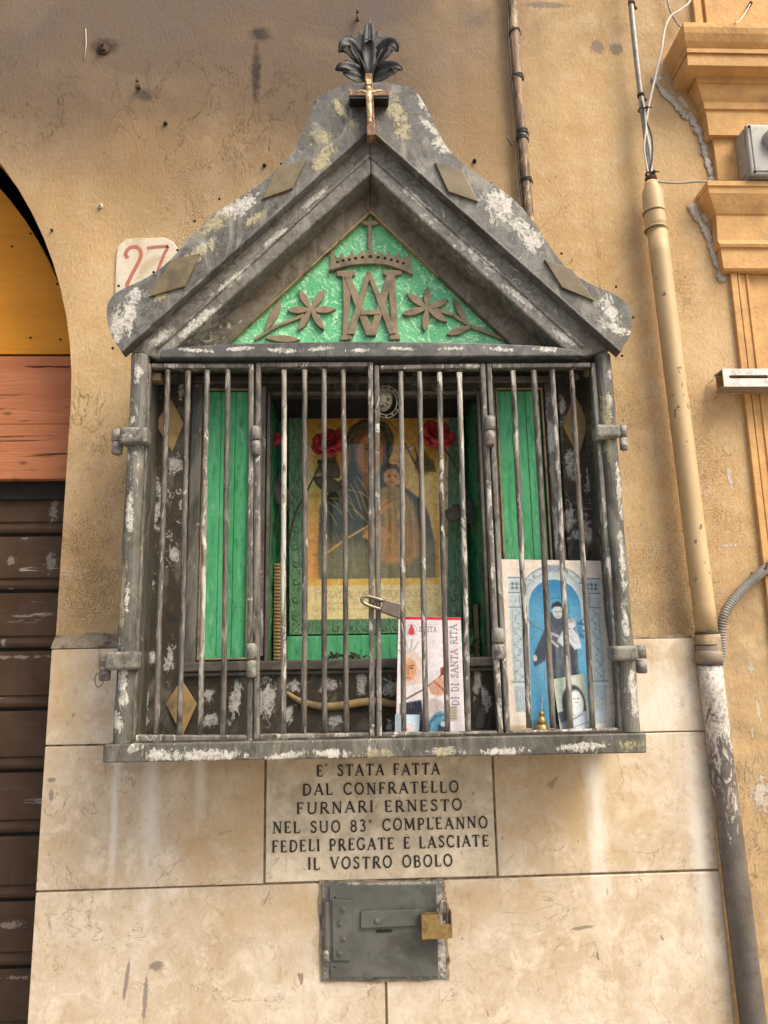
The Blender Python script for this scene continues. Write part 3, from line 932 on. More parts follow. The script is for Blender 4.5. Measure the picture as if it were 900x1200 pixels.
M['red'] = mat_plain('red_petal_cloth', (0.36, 0.028, 0.026), 0.6, var=0.5, scale=60, bs=0.3)
M['leafdark'] = mat_plain('dusty_dark_leaf', (0.055, 0.050, 0.028), 0.6, var=0.35, scale=60)
M['letter'] = mat_plain('black_letter_paint', (0.035, 0.028, 0.020), 0.7, var=0.5, scale=220)
M['tile'] = mat_plain('cream_tile', (0.64, 0.56, 0.42), 0.45, var=0.08, scale=25, dirt=(0.48, 0.36, 0.22))
M['tilered'] = mat_plain('faded_red_numeral', (0.42, 0.14, 0.085), 0.5, var=0.25, scale=150)
M['print'] = mat_attr('printed_paper', 0.55)
M['paper'] = mat_plain('paper_edge', (0.70, 0.65, 0.58), 0.7, var=0.05)
M['glass'] = mat_glass()
M['silver'] = mat_plain('tarnished_filigree', (0.30, 0.27, 0.18), 0.4, 0.4, var=0.35, scale=150)
M['steelshackle'] = mat_plain('dull_steel_shackle', (0.26, 0.21, 0.16), 0.35, 0.7, var=0.25, scale=120)
M['wire'] = mat_plain('binding_wire', (0.055, 0.05, 0.045), 0.6, 0.3, var=0.4, scale=200)


def mat_pole():
    m = MT('rusty_brown_pole', 0.55, spec=0.4)
    n = m.noise(14, 6, 0.65, 0.8, vec=m.vec((1, 1, 0.45)))
    n2 = m.noise(70, 6, 0.7, 1.4, vec=m.vec((1, 1, 0.3)))
    col = m.mix(m.rng(n, 0.42, 0.58), (0.27, 0.165, 0.085), (0.12, 0.066, 0.036))
    col = m.mix(m.rng(n2, 0.53, 0.58, 0, 0.9), col, (0.50, 0.37, 0.21))
    col = m.mix(m.rng(n2, 0.44, 0.36, 0, 0.8), col, (0.06, 0.035, 0.02))
    return m.done(col, m.bump(n2, 0.8, 0.002))


def mat_lowpipe():
    m = MT('peeling_dark_pipe', 0.6, spec=0.35)
    X, Y, Z = m.sep()
    n = m.noise(70, 7, 0.75, 1.0, vec=m.vec((1, 1, 0.4)))
    n2 = m.noise(200, 4, 0.7)
    base = m.mix(m.rng(m.noise(20, 5, 0.6), 0.35, 0.65), (0.10, 0.082, 0.065), (0.17, 0.14, 0.115))
    h = m.rng(Z, 1.18, 1.52, -0.22, 0.10)
    up = m.rng(Z, 1.50, 1.60, 0, 0.10)
    k = m.rng(m.ma('ADD', m.ma('ADD', n, h), up), 0.50, 0.56)
    col = m.mix(k, base, m.mix(m.rng(n2, 0.4, 0.6), (0.62, 0.58, 0.52), (0.38, 0.33, 0.27)))
    col = m.mix(m.rng(n2, 0.60, 0.68, 0, 0.8), col, (0.05, 0.04, 0.03))
    return m.done(col, m.bump(m.ma('ADD', n, m.ma('MULTIPLY', n2, 0.4)), 0.7, 0.002))


def mat_uppipe():
    m = MT('ochre_painted_pipe', 0.5, spec=0.4)
    Z = m.sep()[2]
    n = m.noise(22, 5, 0.6, vec=m.vec((1, 1, 0.4)))
    col = m.mix(m.rng(n, 0.35, 0.65), (0.50, 0.345, 0.165), (0.58, 0.42, 0.22))
    k = m.rng(m.ma('ADD', m.noise(95, 3, 0.55, vec=m.vec((1, 1, 0.6))), m.rng(m.noise(5, 2), 0.5, 0.65, 0, 0.07)), 0.68, 0.71)
    col = m.mix(m.ma('MULTIPLY', k, 0.85), col, (0.16, 0.12, 0.07))
    g = m.rng(m.ma('ADD', m.rng(Z, 1.72, 1.60), m.ma('SUBTRACT', m.noise(60, 6, 0.7), 0.5)), 0.62, 0.85)
    col = m.mix(g, col, (0.27, 0.21, 0.15))
    return m.done(col, m.bump(m.ma('SUBTRACT', m.noise(120, 4), k), 0.4, 0.0012))


def mat_shutter():
    m = MT('brown_shutter_paint', 0.6, spec=0.15)
    n = m.noise(14, 5, 0.6, 0.5)
    col = m.mix(m.rng(n, 0.35, 0.65), (0.066, 0.039, 0.021), (0.095, 0.060, 0.036))
    n2 = m.noise(55, 5, 0.7, 0.5, vec=m.vec((0.25, 1, 1)))
    ln = m.rng(m.noise(26, 5, 0.7, vec=m.vec((0.15, 1, 1.6))), 0.62, 0.66)
    col = m.mix(m.ma('MULTIPLY', ln, m.rng(n2, 0.4, 0.55)), col, (0.42, 0.38, 0.33))
    col = m.mix(m.rng(n2, 0.60, 0.72, 0, 0.5), col, (0.11, 0.085, 0.062))
    ws = m.spots([pxspot(x, y, a, b, 0, 0.14) for x, y, a, b in ((14, 658, 10, 10), (30, 631, 14, 2.5), (30, 722, 24, 2.5), (25, 770, 45, 3), (12, 690, 5, 3), (14, 1083, 22, 7), (20, 1145, 26, 3), (5, 752, 4, 9), (60, 660, 12, 20), (64, 600, 8, 26))])
    wk = m.rng(m.ma('ADD', ws, m.ma('MULTIPLY', m.ma('SUBTRACT', m.noise(110, 5, 0.7), 0.5), 3.0)), 0.45, 0.65)
    col = m.mix(m.ma('MULTIPLY', wk, 0.6), col, (0.34, 0.29, 0.24))
    return m.done(col, m.bump(n2, 0.35, 0.0015))


def mat_board(name, c1, c2, crack, k=1.0):
    m = MT(name, 0.7, spec=0.25)
    g = m.noise(16, 6, 0.68, 0.6, vec=m.vec((0.12, 1, 1)))
    g2 = m.noise(60, 6, 0.75, 0.6, vec=m.vec((0.06, 1, 1)))
    col = m.mix(m.rng(g, 0.35, 0.65), c1, c2)
    cr = m.rng(g2, 0.41, 0.35)
    col = m.mix(m.ma('MULTIPLY', cr, k), col, crack)
    col = m.mix(m.rng(g2, 0.60, 0.75, 0, 0.45 * k), col, tuple(min(1, q * 1.5) for q in c2))
    kn = m.rng(m.voro(9, vec=m.vec((1, 1, 2.2))), 0.10, 0.04)
    col = m.mix(m.ma('MULTIPLY', kn, 0.6 * k), col, crack)
    return m.done(col, m.bump(m.ma('SUBTRACT', g2, m.ma('MULTIPLY', cr, 0.6)), 0.9 * k, 0.004))


M['pole'] = mat_pole()
M['lowpipe'] = mat_lowpipe()
M['uppipe'] = mat_uppipe()
M['shutter'] = mat_shutter()
M['orangeboard'] = mat_board('orange_painted_panel', (0.58, 0.225, 0.014), (0.68, 0.285, 0.026), (0.25, 0.10, 0.02), 0.25)
M['redboard'] = mat_board('red_brown_plank_paint', (0.40, 0.135, 0.055), (0.50, 0.19, 0.085), (0.06, 0.03, 0.02), 1.0)


def mat_ground():
    m = MT('basalt_paving', 0.8)
    n = m.noise(8, 6, 0.6)
    return m.done(m.mix(m.rng(n, 0.35, 0.65), (0.20, 0.18, 0.155), (0.30, 0.27, 0.235)), m.bump(m.noise(60, 5), 0.5, 0.004))


M['ground'] = mat_ground()

# ------------------------------------------------------------------ ground
g = obj('ground', MB().add([(-60, -60, 0), (60, -60, 0), (60, 60, 0), (-60, 60, 0)], [(0, 1, 2, 3)]), M['ground'])
g['kind'] = 'structure'

# ------------------------------------------------------------------ house wall
wall = thing('house_wall', 'ochre plaster house wall stained with soot above a facing of beige marble slabs', 'wall', (0, 0, 0))
ACX, ACZ, AR = -1.258, 2.05, 0.777
arch = [(ACX + AR, 0.0)] + [(ACX + AR * cos(radians(a)), ACZ + AR * sin(radians(a))) for a in range(0, 181, 4)] + [(ACX - AR, 0.0)]
NX0, NX1, NZ0, NZ1 = -0.128, 0.212, 1.606, 2.036
outer = [(3.2, 0.0), (3.2, 4.4), (-3.2, 4.4), (-3.2, 0.0)] + arch[::-1]
mb = MB().holed(outer, [[(NX0 - .004, NZ0 - .004), (NX1 + .004, NZ0 - .004), (NX1 + .004, NZ1 + .004), (NX0 - .004, NZ1 + .004)]], 0.0, 0.07)
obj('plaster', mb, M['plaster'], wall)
mb = MB().box(-3.2, 3.2, 0.45, 0.47, 0, 4.4)
mb.box(-3.2, 3.2, 0.02, 0.45, 4.4, 4.42)
obj('inner_wall', mb, M['dark'], wall)
MZ = [1.6335, 1.4825, 1.2715, 0.86, 0.43, 0.0]
ML, MR_ = -0.481, 0.577
gap = 0.0018


def slab(x0, x1, z0, z1, mat=None, nm='marble_slab', parent=None, yf=-0.020):
    e = [random.uniform(-.0010, .0010) for _ in range(4)]
    q = [(x0 + gap, z0 + gap + e[0]), (x1 - gap, z0 + gap + e[1]), (x1 - gap, z1 - gap + e[2]), (x0 + gap, z1 - gap + e[3])]
    dy = random.uniform(-.0007, .0007)
    return obj(nm, MB().prism(q, yf + dy, -0.003), mat or M['marble'], parent or wall, bevel=0.0013)


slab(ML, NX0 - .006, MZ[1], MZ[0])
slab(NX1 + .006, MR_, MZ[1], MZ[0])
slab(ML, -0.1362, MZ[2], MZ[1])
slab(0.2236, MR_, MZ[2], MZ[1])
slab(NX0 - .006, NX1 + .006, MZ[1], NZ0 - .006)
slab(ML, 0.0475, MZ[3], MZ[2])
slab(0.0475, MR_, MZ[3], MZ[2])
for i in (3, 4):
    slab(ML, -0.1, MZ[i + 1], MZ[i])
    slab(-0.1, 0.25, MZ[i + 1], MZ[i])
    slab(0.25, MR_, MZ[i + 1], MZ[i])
obj('mortar_bed', MB().box(ML + .004, NX0 - .006, -0.0165, -0.0005, 0.001, 1.632).box(NX1 + .006, MR_ - .003, -0.0165, -0.0005, 0.001, 1.632).box(NX0 - .006, NX1 + .006, -0.0165, -0.0005, 0.001, NZ0 - .008), M['mortar'], wall)
# cement fillet where the plaster meets the marble
rs_ = random.Random(4)
vs, fs = [], []
n = 60
for i in range(n + 1):
    x = -0.4805 + (0.57 + 0.4805) * i / n
    left = x < -0.2
    hh = (0.024 if left else 0.006) + rs_.uniform(-.003, .003)
    vs += [(x, -0.019 + rs_.uniform(-.001, .001), 1.6325), (x, -0.013, 1.6325 + hh * 0.45), (x, 0.0005, 1.6325 + hh)]
for i in range(n):
    if NX0 - .02 < vs[3 * i][0] < NX1 + .01:
        continue
    for j in range(2):
        a = 3 * i + j
        fs.append((a, a + 3, a + 4, a + 1))
obj('cement_fillet', MB().add(vs, fs, True), M['mortar'], wall)

# ------------------------------------------------------------------ doorway on the left: panel, plank, lintel, shutter
YD = 0.12
dp = thing('arched_panel', 'orange painted wooden panel filling the top of the arched doorway', 'panel', (ACX, YD, 2.19))
r2 = 0.752
z0p = P(0, 415, YD).z
pts = [(ACX - sqrt(r2 ** 2 - (z0p - ACZ) ** 2), z0p)]
a0 = math.asin((z0p - ACZ) / r2)
pts = [(ACX + r2 * cos(a0 + (pi - 2 * a0) * i / 40), ACZ + r2 * sin(a0 + (pi - 2 * a0) * i / 40)) for i in range(41)]
obj('board', MB().prism(pts, YD, YD + 0.02), M['orangeboard'], dp, bevel=0.001)
for px, py in ((36, 274), (14, 289), (67, 333), (36, 396), (71, 398)):
    p = P(px, py, YD)
    obj('nail', MB().ball((p.x, YD - .001, p.z), 0.0022, 6, 4), M['dark'], dp)
z1p = P(0, 562, 0.10).z
zt = P(0, 417, 0.10).z
pk = thing('door_plank', 'rough red brown wooden planks across the doorway above the brown shutter', 'plank', (ACX, 0.1, z1p))
cuts = [z1p, P(0, 497, .1).z, zt]
for i in range(2):
    obj('plank', MB().box(ACX - AR - .01, ACX + AR + .012, 0.10 + .0008 * i, 0.118, cuts[i] + .0005, cuts[i + 1] - .0005), M['redboard'], pk, bevel=0.001)
YS = 0.14
lt = obj('shutter_lintel', MB().box(ACX - AR - .01, ACX + AR + .012, 0.125, 0.20, P(0, 585, 0.125).z, z1p + .02), M['dark'])
tag(lt, 'black gap board between the red planks and the brown roller shutter', 'lintel')
sh = thing('roller_shutter', 'closed dark brown metal roller shutter of wide slats in the doorway', 'shutter', (ACX, YS, 0))
ztop = P(0, 586, YS).z
pitch = (P(0, 1130, YS).z - P(0, 690, YS).z) / 6.0
pitch = abs(pitch)
zf = P(0, 694, YS).z          # a bead line
k0 = int((ztop - zf) / pitch) + 1
z = zf + k0 * pitch
prof = [(-.000, 0.004), (-.0035, 0.007), (-.0055, .012), (-.0035, .017), (.000, .020), (.001, .0225), (-.003, .026), (-.0035, .040), (-.0035, .058), (-.002, pitch - .006), (.002, pitch - .002)]
proto = None
while z > 0.0:
    z -= pitch
    zz = max(z, 0.001)
    if proto is None:
        vs, fs = [], []
        for X in (ACX - AR - .02, ACX + AR + .02):
            for (y, h) in prof:
                vs.append((X, YS + y, zz + h))
        k = len(prof)
        fs = [(i, i + 1, i + 1 + k, i + k) for i in range(k - 1)]
        proto = obj('slat', MB().add(vs, fs), M['shutter'], sh, loc=(0, 0, zz))
        proto.data.polygons.foreach_set('use_smooth', [False] * (k - 1))
    else:
        c = proto.copy()
        C.objects.link(c)
        c.parent = sh
        c.location = (0, 0, zz)
obj('backing', MB().box(ACX - AR - .02, ACX + AR + .02, YS + .006, YS + .012, 0, ztop + .05), M['dark'], sh)

# ------------------------------------------------------------------ orange pilaster on the right
pil = thing('corner_pilaster', 'orange plaster pilaster with two moulded capitals at the right', 'pilaster', (0.85, 0, 0))
XR = 1.16


def loft(rings):
    """rings: (px corner x, px y, protrusion) down the left edge"""
    vs, fs = [], []
    for (px, py, p) in rings:
        q = P(px, py, -p)
        vs += [(q.x, 0.002, q.z), (q.x, -p, q.z), (XR, -p, q.z), (XR, 0.002, q.z)]
    n = len(rings)
    for i in range(n - 1):
        for j in range(3):
            a = i * 4 + j
            fs.append((a, a + 1, a + 5, a + 4))
    fs.append((0, 3, 2, 1))
    m = (n - 1) * 4
    fs.append((m, m + 1, m + 2, m + 3))
    return MB().add(vs, fs)


up = [(801, 26, .086), (801, 31, .086), (802, 38, .083), (803, 48, .076), (804, 54, .070), (804.5, 56, .068), (805, 57.5, .072), (805, 61, .072), (805.3, 62, .068), (806, 76, .068),
      (806.5, 77, .067), (816.5, 90, .040), (816.6, 96, .040), (817.5, 98, .036), (819, 104, .036), (822, 113, .031), (824, 119, .026), (824.6, 121, .0285), (825.5, 127, .0285), (826, 129, .024), (828, 134, .024), (831, 158, .024)]
obj('upper_capital', loft(up), M['orange'], pil, bevel=0.0008)
obj('neck', loft([(835, 158.5, .014), (842, 211, .014)]), M['orange'], pil)
lo = [(829, 211.5, .046), (829.5, 217, .046), (830, 218.5, .043), (831, 226, .042), (835, 238, .034), (839, 250, .025), (839.3, 252, .022), (841, 281, .022), (841.5, 283, .0235), (843, 285.5, .0255), (844, 289, .0235), (844.5, 290.5, .019), (848, 314, .019), (849, 317, .016)]
obj('lower_capital', loft(lo), M['orange'], pil, bevel=0.0008)
xs0 = P(857, 330, -.008).x
zt = P(849, 317.5, -.016).z
mb = MB().box(xs0, xs0 + .012, -.0085, .002, 0, zt)
mb.box(xs0 + .014, xs0 + .019, -.0075, .002, 0, zt).box(xs0 + .012, xs0 + .014, -.005, .002, 0, zt)
mb.box(xs0 + .019, xs0 + .03, -.0035, .002, 0, zt).box(xs0 + .030, xs0 + .036, -.0062, .002, 0, zt)
mb.box(xs0 + .036, XR - .036, -.002, .002, 0, zt).box(XR - .036, XR - .002, -.0085, .002, 0, zt)
M['shaft'] = mat_board('ochre_orange_shaft', (0.48, 0.25, 0.075), (0.58, 0.33, 0.12), (0.28, 0.15, 0.06), 0.3)
obj('shaft', mb, M['orange'], pil, bevel=0.0015)
q0 = P(815, 22, -.008)
ztp = P(801, 25, -.08).z
mb = MB().box(q0.x - .002, q0.x + .014, -.010, .002, ztp + .0005, 4.39).box(q0.x + .014, q0.x + .020, -.005, .002, ztp + .0005, 4.39)
mb.box(q0.x + .020, q0.x + .034, -.012, .002, ztp + .0005, 4.39).box(q0.x + .034, XR, -.006, .002, ztp + .0005, 4.39)
obj('upper_shaft', mb, M['orange'], pil, bevel=0.0015)
# rough mortar between pilaster and wall
rr = random.Random(12)


def rough_strip(path, w, parent, Y=-0.002):
    """a lumpy bead of filler along px path on the wall"""
    pts = smoothline([(P(x, y, Y).x, Y, P(x, y, Y).z) for x, y in path], 6)
    mb = MB()
    rad = [w * rr.uniform(0.45, 1.35) for _ in pts]
    pts = [p + Vector((rr.uniform(-.002, .002), 0, rr.uniform(-.001, .001))) for p in pts]
    mb.tube(pts, rad, 8, True, 0.35)
    return obj('filler_bead', mb, M['filler'], parent)


rough_strip([(766, 90), (776, 106), (790, 120), (800, 134), (810, 140), (820, 158), (826, 180), (832, 200), (836, 212)], 0.0075, pil)
rough_strip([(810, 240), (818, 256), (828, 272), (834, 292), (843, 316), (846, 330)], 0.0075, pil)
# ------------------------------------------------------------------ the shrine
XC = 0.0385
shr = thing('wall_shrine', 'large weathered grey iron and wood wall shrine with pointed hood, green pediment and barred doors', 'shrine', (XC, 0, 1.47))
# base beam and back box
obj('base_beam', MB().prism([(-0.3435, 1.4722), (0.4185, 1.4682), (0.4200, 1.4955), (-0.3440, 1.4965)], -0.170, -0.021), M['post'], shr, bevel=0.002)
obj('floor_board', MB().box(-0.325, 0.402, -0.160, -0.022, 1.4966, 1.4990), M['facade'], shr)
PZ0, PZ1 = 1.4967, 2.074


def half_post(x0, x1, y0, y1, z0, z1, n=8):
    """rounded front post"""
    pts = [(x0, y1)]
    r = (x1 - x0) / 2
    for i in range(n + 1):
        a = pi - pi * i / n
        pts.append(((x0 + x1) / 2 + r * cos(a), y0 + 0.010 - 0.010 * sin(a)))
    pts.append((x1, y1))
    k = len(pts)
    mb = MB()
    seg = 14
    vs = []
    for j in range(seg + 1):
        z = z0 + (z1 - z0) * j / seg
        dx = 0.0009 * sin(j * 1.9 + x0 * 9)
        vs += [(x + dx, y, z) for x, y in pts]
    fs = []
    for j in range(seg):
        for i in range(k - 1):
            a = j * k + i
            fs.append((a, a + 1, a + k + 1, a + k))
    mb.add(vs, fs, False)
    mb.f.append([len(mb.v) - k + i for i in range(k)])
    mb.sm.append(False)
    return mb


obj('post', half_post(-0.3345, -0.3085, -0.166, -0.02, PZ0, PZ1), M['post'], shr)
obj('post', half_post(0.3915, 0.4165, -0.166, -0.02, PZ0, PZ1), M['post'], shr)
obj('side_board', MB().box(-0.322, -0.316, -0.146, -0.0205, PZ0, PZ1), M['facade'], shr)
obj('side_board', MB().box(0.4, 0.406, -0.146, -0.0205, PZ0, PZ1), M['facade'], shr)
obj('top_board', MB().box(-0.322, 0.405, -0.157, 0.0, 2.0760, 2.0800), M['facade'], shr)

# facade board behind the bars with its openings
YF = -0.075
gl0, gl1 = P(242, 458, YF).x, P(293, 458, YF).x
gr0, gr1 = P(582, 458, YF).x, P(633, 458, YF).x
gz0, gz1 = P(265, 771, YF).z, P(265, 458, YF).z
mb = MB().holed([(-0.3155, 1.4995), (0.3995, 1.4995), (0.3995, 2.0755), (-0.3155, 2.0755)],
                [[(NX0, NZ0), (NX1, NZ0), (NX1, NZ1), (NX0, NZ1)],
                 [(gl0, gz0), (gl1, gz0), (gl1, gz1), (gl0, gz1)],
                 [(gr0, gz0), (gr1, gz0), (gr1, gz1), (gr0, gz1)]], YF, -0.062)
obj('facade_board', mb, M['facade'], shr)
# outer wings stand a little proud, with a groove beside the inner stile
for (a, b, c) in ((-0.3150, -0.2625, -0.2555), (0.3990, 0.3560, 0.349)):
    pass
wl = P(222, 500, YF).x
wr = P(655, 500, YF).x
obj('wing_panel', MB().box(-0.3150, wl, YF - .006, YF - .0003, 1.4996, 2.055), M['facade'], shr, bevel=0.001)
obj('wing_panel', MB().box(wr, 0.3990, YF - .006, YF - .0003, 1.4996, 2.055), M['facade'], shr, bevel=0.001)
for x0, x1 in ((wl + .004, gl0 - .004), (gr1 + .006, wr - .004)):
    obj('stile', MB().box(x0, x1, YF - .009, YF - .0003, gz0 - .012, gz1 + .010), M['stile'], shr, bevel=0.0025)
for x0, x1 in ((gl1 + .005, NX0 - .007), (NX1 + .007, gr0 - .005)):
    obj('stile', MB().box(x0, x1, YF - .008, YF - .0003, gz0 + .002, gz1 + .006), M['stile'], shr, bevel=0.002)


def frame4(x0, x1, z0, z1, w, y0, y1, mat, nm, bevel=0.0008):
    e = 0.0002
    return obj(nm, MB().box(x0 - w, x0, y0, y1, z0 - w, z1 + w).box(x1, x1 + w, y0, y1, z0 - w, z1 + w)
               .box(x0 + e, x1 - e, y0, y1, z1, z1 + w).box(x0 + e, x1 - e, y0, y1, z0 - w, z0), mat, shr, bevel=bevel)


frame4(gl0, gl1, gz0, gz1, .0030, YF - .004, YF - .0003, M['tan'], 'tan_border')
frame4(gr0, gr1, gz0, gz1, .0030, YF - .004, YF - .0003, M['tan'], 'tan_border')
frame4(NX0, NX1, NZ0, NZ1, .0052, YF - .0105, YF - .0003, M['moulding'], 'niche_frame', .001)
obj('top_moulding', MB().box(-0.255, 0.345, YF - .006, YF - .0003, gz1 + .011, gz1 + .024), M['moulding'], shr, bevel=0.003)
lz1, lz0 = P(265, 775, YF - .014).z, P(265, 790, YF - .014).z
obj('ledge_moulding', MB().prism([(0, 0)], 0, 0) if False else MB().box(wl + .004, 0.352, YF - .014, YF - .0003, lz0 + .004, lz1).box(wl + .003, 0.353, YF - .008, YF - .0003, lz0 - .003, lz0 + .0038), M['moulding'], shr, bevel=0.003, seg=3)


# green boards, four narrow planks each side
def boards(x0, x1):
    n = 3
    w = (x1 - x0) / n
    for i in range(n):
        obj('green_plank', MB().box(x0 + i * w + .0002, x0 + (i + 1) * w - .0002, YF + .006 + .0007 * (i % 2), YF + .0128, gz0 - .004, gz1 + .004), M['greenwood'], shr, bevel=0.0012)
    obj('backing_strip', MB().box(x0 - .003, x1 + .003, -.0615, -.060, gz0 - .006, gz1 + .006), M['dark'], shr)


boards(gl0 + .0005, gl1 - .0005)
boards(gr0 + .0005, gr1 - .0005)


def poly_part(name, px, Y, th, mat, bevel=0.001, parent=shr, pts=None):
    pts = pts or [XZ(x, y, Y) for x, y in px]
    return obj(name, MB().prism(pts, Y - th, Y), mat, parent, bevel=bevel)


poly_part('lozenge', [(182, 497), (201, 468), (215.5, 497), (202, 530)], YF - .0062, .003, M['diamond'])
poly_part('lozenge', [(194.5, 825), (213, 796), (231, 825), (214, 863)], YF - .0062, .003, M['diamond'])
poly_part('lozenge', [(659, 499), (673, 462), (689.5, 497), (677, 536)], YF - .0062, .003, M['diamond'])
poly_part('small_block', [(174, 442), (192, 442), (192, 451), (174, 451)], -0.12, .02, M['tan'])
poly_part('small_block', [(683, 436), (691, 436), (691, 442), (683, 442)], -0.12, .02, M['tan'])

# curved tan scroll on the lower board
path = smoothline([P(x, y, YF - .006) for x, y in ((336, 811), (347, 819), (362, 825), (380, 828), (400, 827), (425, 823), (445, 822), (462, 825), (480, 820), (500, 812), (512, 806))], 5)
k = len(path)
obj('scroll_ornament', MB().tube(path, [0.0022 + 0.0042 * sin(pi * min(1, (i + .5) / k * 1.1)) ** 0.8 if i < k * .9 else .0025 for i in range(k)], 10, True, 0.7), M['diamond'], shr)

# niche lined in green, open to the front
ND = 0.062
nb = MB()
nb.add([(NX0, YF, NZ0), (NX1, YF, NZ0), (NX1, YF, NZ1), (NX0, YF, NZ1), (NX0, ND, NZ0), (NX1, ND, NZ0), (NX1, ND, NZ1), (NX0, ND, NZ1)], [(0, 3, 7, 4)])
bmn = nb
rl = random.Random(3)


def crinkled(name, o, du, dv, nu, nv, amp, nrm, mat):
    vs = []
    for j in range(nv + 1):
        for i in range(nu + 1):
            u, v = i / nu, j / nv
            e = 0 if i in (0, nu) or j in (0, nv) else rl.uniform(-amp, amp)
            vs.append(Vector(o) + Vector(du) * u + Vector(dv) * v + Vector(nrm) * e)
    fs = [(j * (nu + 1) + i, j * (nu + 1) + i + 1, (j + 1) * (nu + 1) + i + 1, (j + 1) * (nu + 1) + i) for j in range(nv) for i in range(nu)]
    return obj(name, MB().add(vs, fs, False), mat, shr)


W_, H_, D_ = NX1 - NX0, NZ1 - NZ0, ND - YF
crinkled('niche_lining', (NX0, YF + .001, NZ0), (0, D_, 0), (0, 0, H_), 8, 26, .0022, (1, 0, 0), M['lining'])
crinkled('niche_lining', (NX1, YF + .001, NZ0), (0, D_, 0), (0, 0, H_), 8, 26, .0022, (1, 0, 0), M['lining'])
crinkled('niche_back', (NX0, ND, NZ0), (W_, 0, 0), (0, 0, H_), 22, 26, .0022, (0, 1, 0), M['lining'])
obj('niche_ceiling', MB().box(NX0 - .002, NX1 + .002, YF + .013, ND, NZ1, NZ1 + .002), M['dark'], shr)
obj('niche_floor', MB().box(NX0 - .002, NX1 + .002, YF + .013, ND, NZ0 - .002, NZ0), M['facade'], shr)
obj('niche_back_board', MB().box(NX0 - .003, NX1 + .003, ND + .004, ND + .008, NZ0 - .003, NZ1 + .003), M['dark'], shr)


def xspan(a, b, y, Y):
    return P(a, y, Y).x, P(b, y, Y).x


# green pedestal under the icon
YP = 0.018
a, b = xspan(336, 556, 756, YP)
pz = P(440, 744, YP).z
obj('green_pedestal', MB().box(a, min(b, NX1 - .004), YP, ND - .005, NZ0 + .0005, pz), M['greenwood'], shr, bevel=0.0015)


def ribbed(x0, x1, z0, z1, Y):
    mb = MB().box(x0, x1, Y + .003, Y + .03, z0, z1)
    n = int((z1 - z0) / 0.0056)
    for i in range(n):
        zz = z0 + (i + .5) * (z1 - z0) / n
        mb.tube([(x0, Y + .003, zz), (x1, Y + .003, zz)], 0.0020, 6)
    return obj('ribbed_card_strip', mb, M['cardboard'], shr)


a, b = xspan(316, 329, 715, -.03)
ribbed(NX0 + .003, max(b, NX0 + .018), NZ0 + .001, P(320, 660, -.03).z, -.03)
a, b = xspan(559, 568, 735, -.03)
ribbed(a, NX1 - .003, NZ0 + .001, P(562, 708, -.03).z, -.03)

# ---------------------------------------------------------- barred panels
YG = -0.152


def bar(parent, p0, p1, r, nm='bar', mat=None, jit=0.0006, n=9, steps=18):
    a, b = P(*p0, YG), P(*p1, YG)
    ph, ph2 = random.uniform(0, 6), random.uniform(0, 6)
    pts, rr_ = [], []
    for i in range(steps + 1):
        t = i / steps
        q = a.lerp(b, t)
        bow = sin(pi * t)
        pts.append(q + Vector((bow * jit * (1.6 * sin(ph) + .8 * sin(ph2 + 7 * t)), bow * jit * 1.2 * sin(ph2 + 4 * t), 0)))
        rr_.append(r * .90 * (1 + random.uniform(-.04, .04)))
    return obj(nm, MB().tube(pts, rr_, n), mat or M['iron'], parent)


def panel(nm, corners, bars, label=None):
    """corners TL TR BR BL in photo pixels (outer edge of the flat frame)"""
    root = bpy.data.objects.new(nm, None)
    C.objects.link(root)
    root.parent = shr
    if label:
        root['label'] = label
    q = [XZ(x, y, YG) for x, y in corners]
    w = 0.0078
    tl, tr, br, bl = q
    lx = lambda t: bl[0] + (tl[0] - bl[0]) * t
    rx = lambda t: br[0] + (tr[0] - br[0]) * t

    def rail(a, b, c, d, s):
        return obj(s, MB().prism([a, b, c, d], YG - .005, YG + .009), M['frameiron'], root, bevel=0.0022, seg=3)
    rail(bl, (bl[0] + w, bl[1]), (tl[0] + w, tl[1]), tl, 'frame_stile')
    rail((br[0] - w, br[1]), br, tr, (tr[0] - w, tr[1]), 'frame_stile')
    e = 0.0004
    rail((tl[0] + w + e, tl[1] - w), (tr[0] - w - e, tr[1] - w), (tr[0] - w - e, tr[1]), (tl[0] + w + e, tl[1]), 'frame_rail')
    rail((bl[0] + w + e, bl[1]), (br[0] - w - e, br[1]), (br[0] - w - e, br[1] + w * 1.15), (bl[0] + w + e, bl[1] + w * 1.15), 'frame_rail')
    for (xt, xb, r) in bars:
        yt = corners[0][1] + 7 + random.uniform(-1, 1)
        yb = corners[2][1] - 7
        bar(root, (xt, yt), (xb, yb), r)
    return root


panel('fixed_grille', [(172, 427), (297.5, 427), (296, 869), (152, 869)], [(197, 183, .0047), (220.5, 210, .0047), (243, 235, .0046), (267, 261, .0046)])
panel('grille_door', [(300, 426), (437, 425), (439, 866), (297.5, 868)], [(333, 332, .0045), (357, 356, .0046), (380, 380.5, .0045), (402, 406, .0044)])
panel('grille_door', [(438.5, 429), (568, 427), (589.5, 864), (441, 866)], [(469.5, 473, .0045), (491.5, 499.5, .0047), (515, 524.5, .0046), (538, 548.5, .0048)])
panel('fixed_grille', [(569.5, 427), (697, 426), (731, 860), (592, 864)], [(601, 620, .0046), (625.5, 648, .0052), (647, 668.5, .0047), (669.5, 694.5, .0046)])


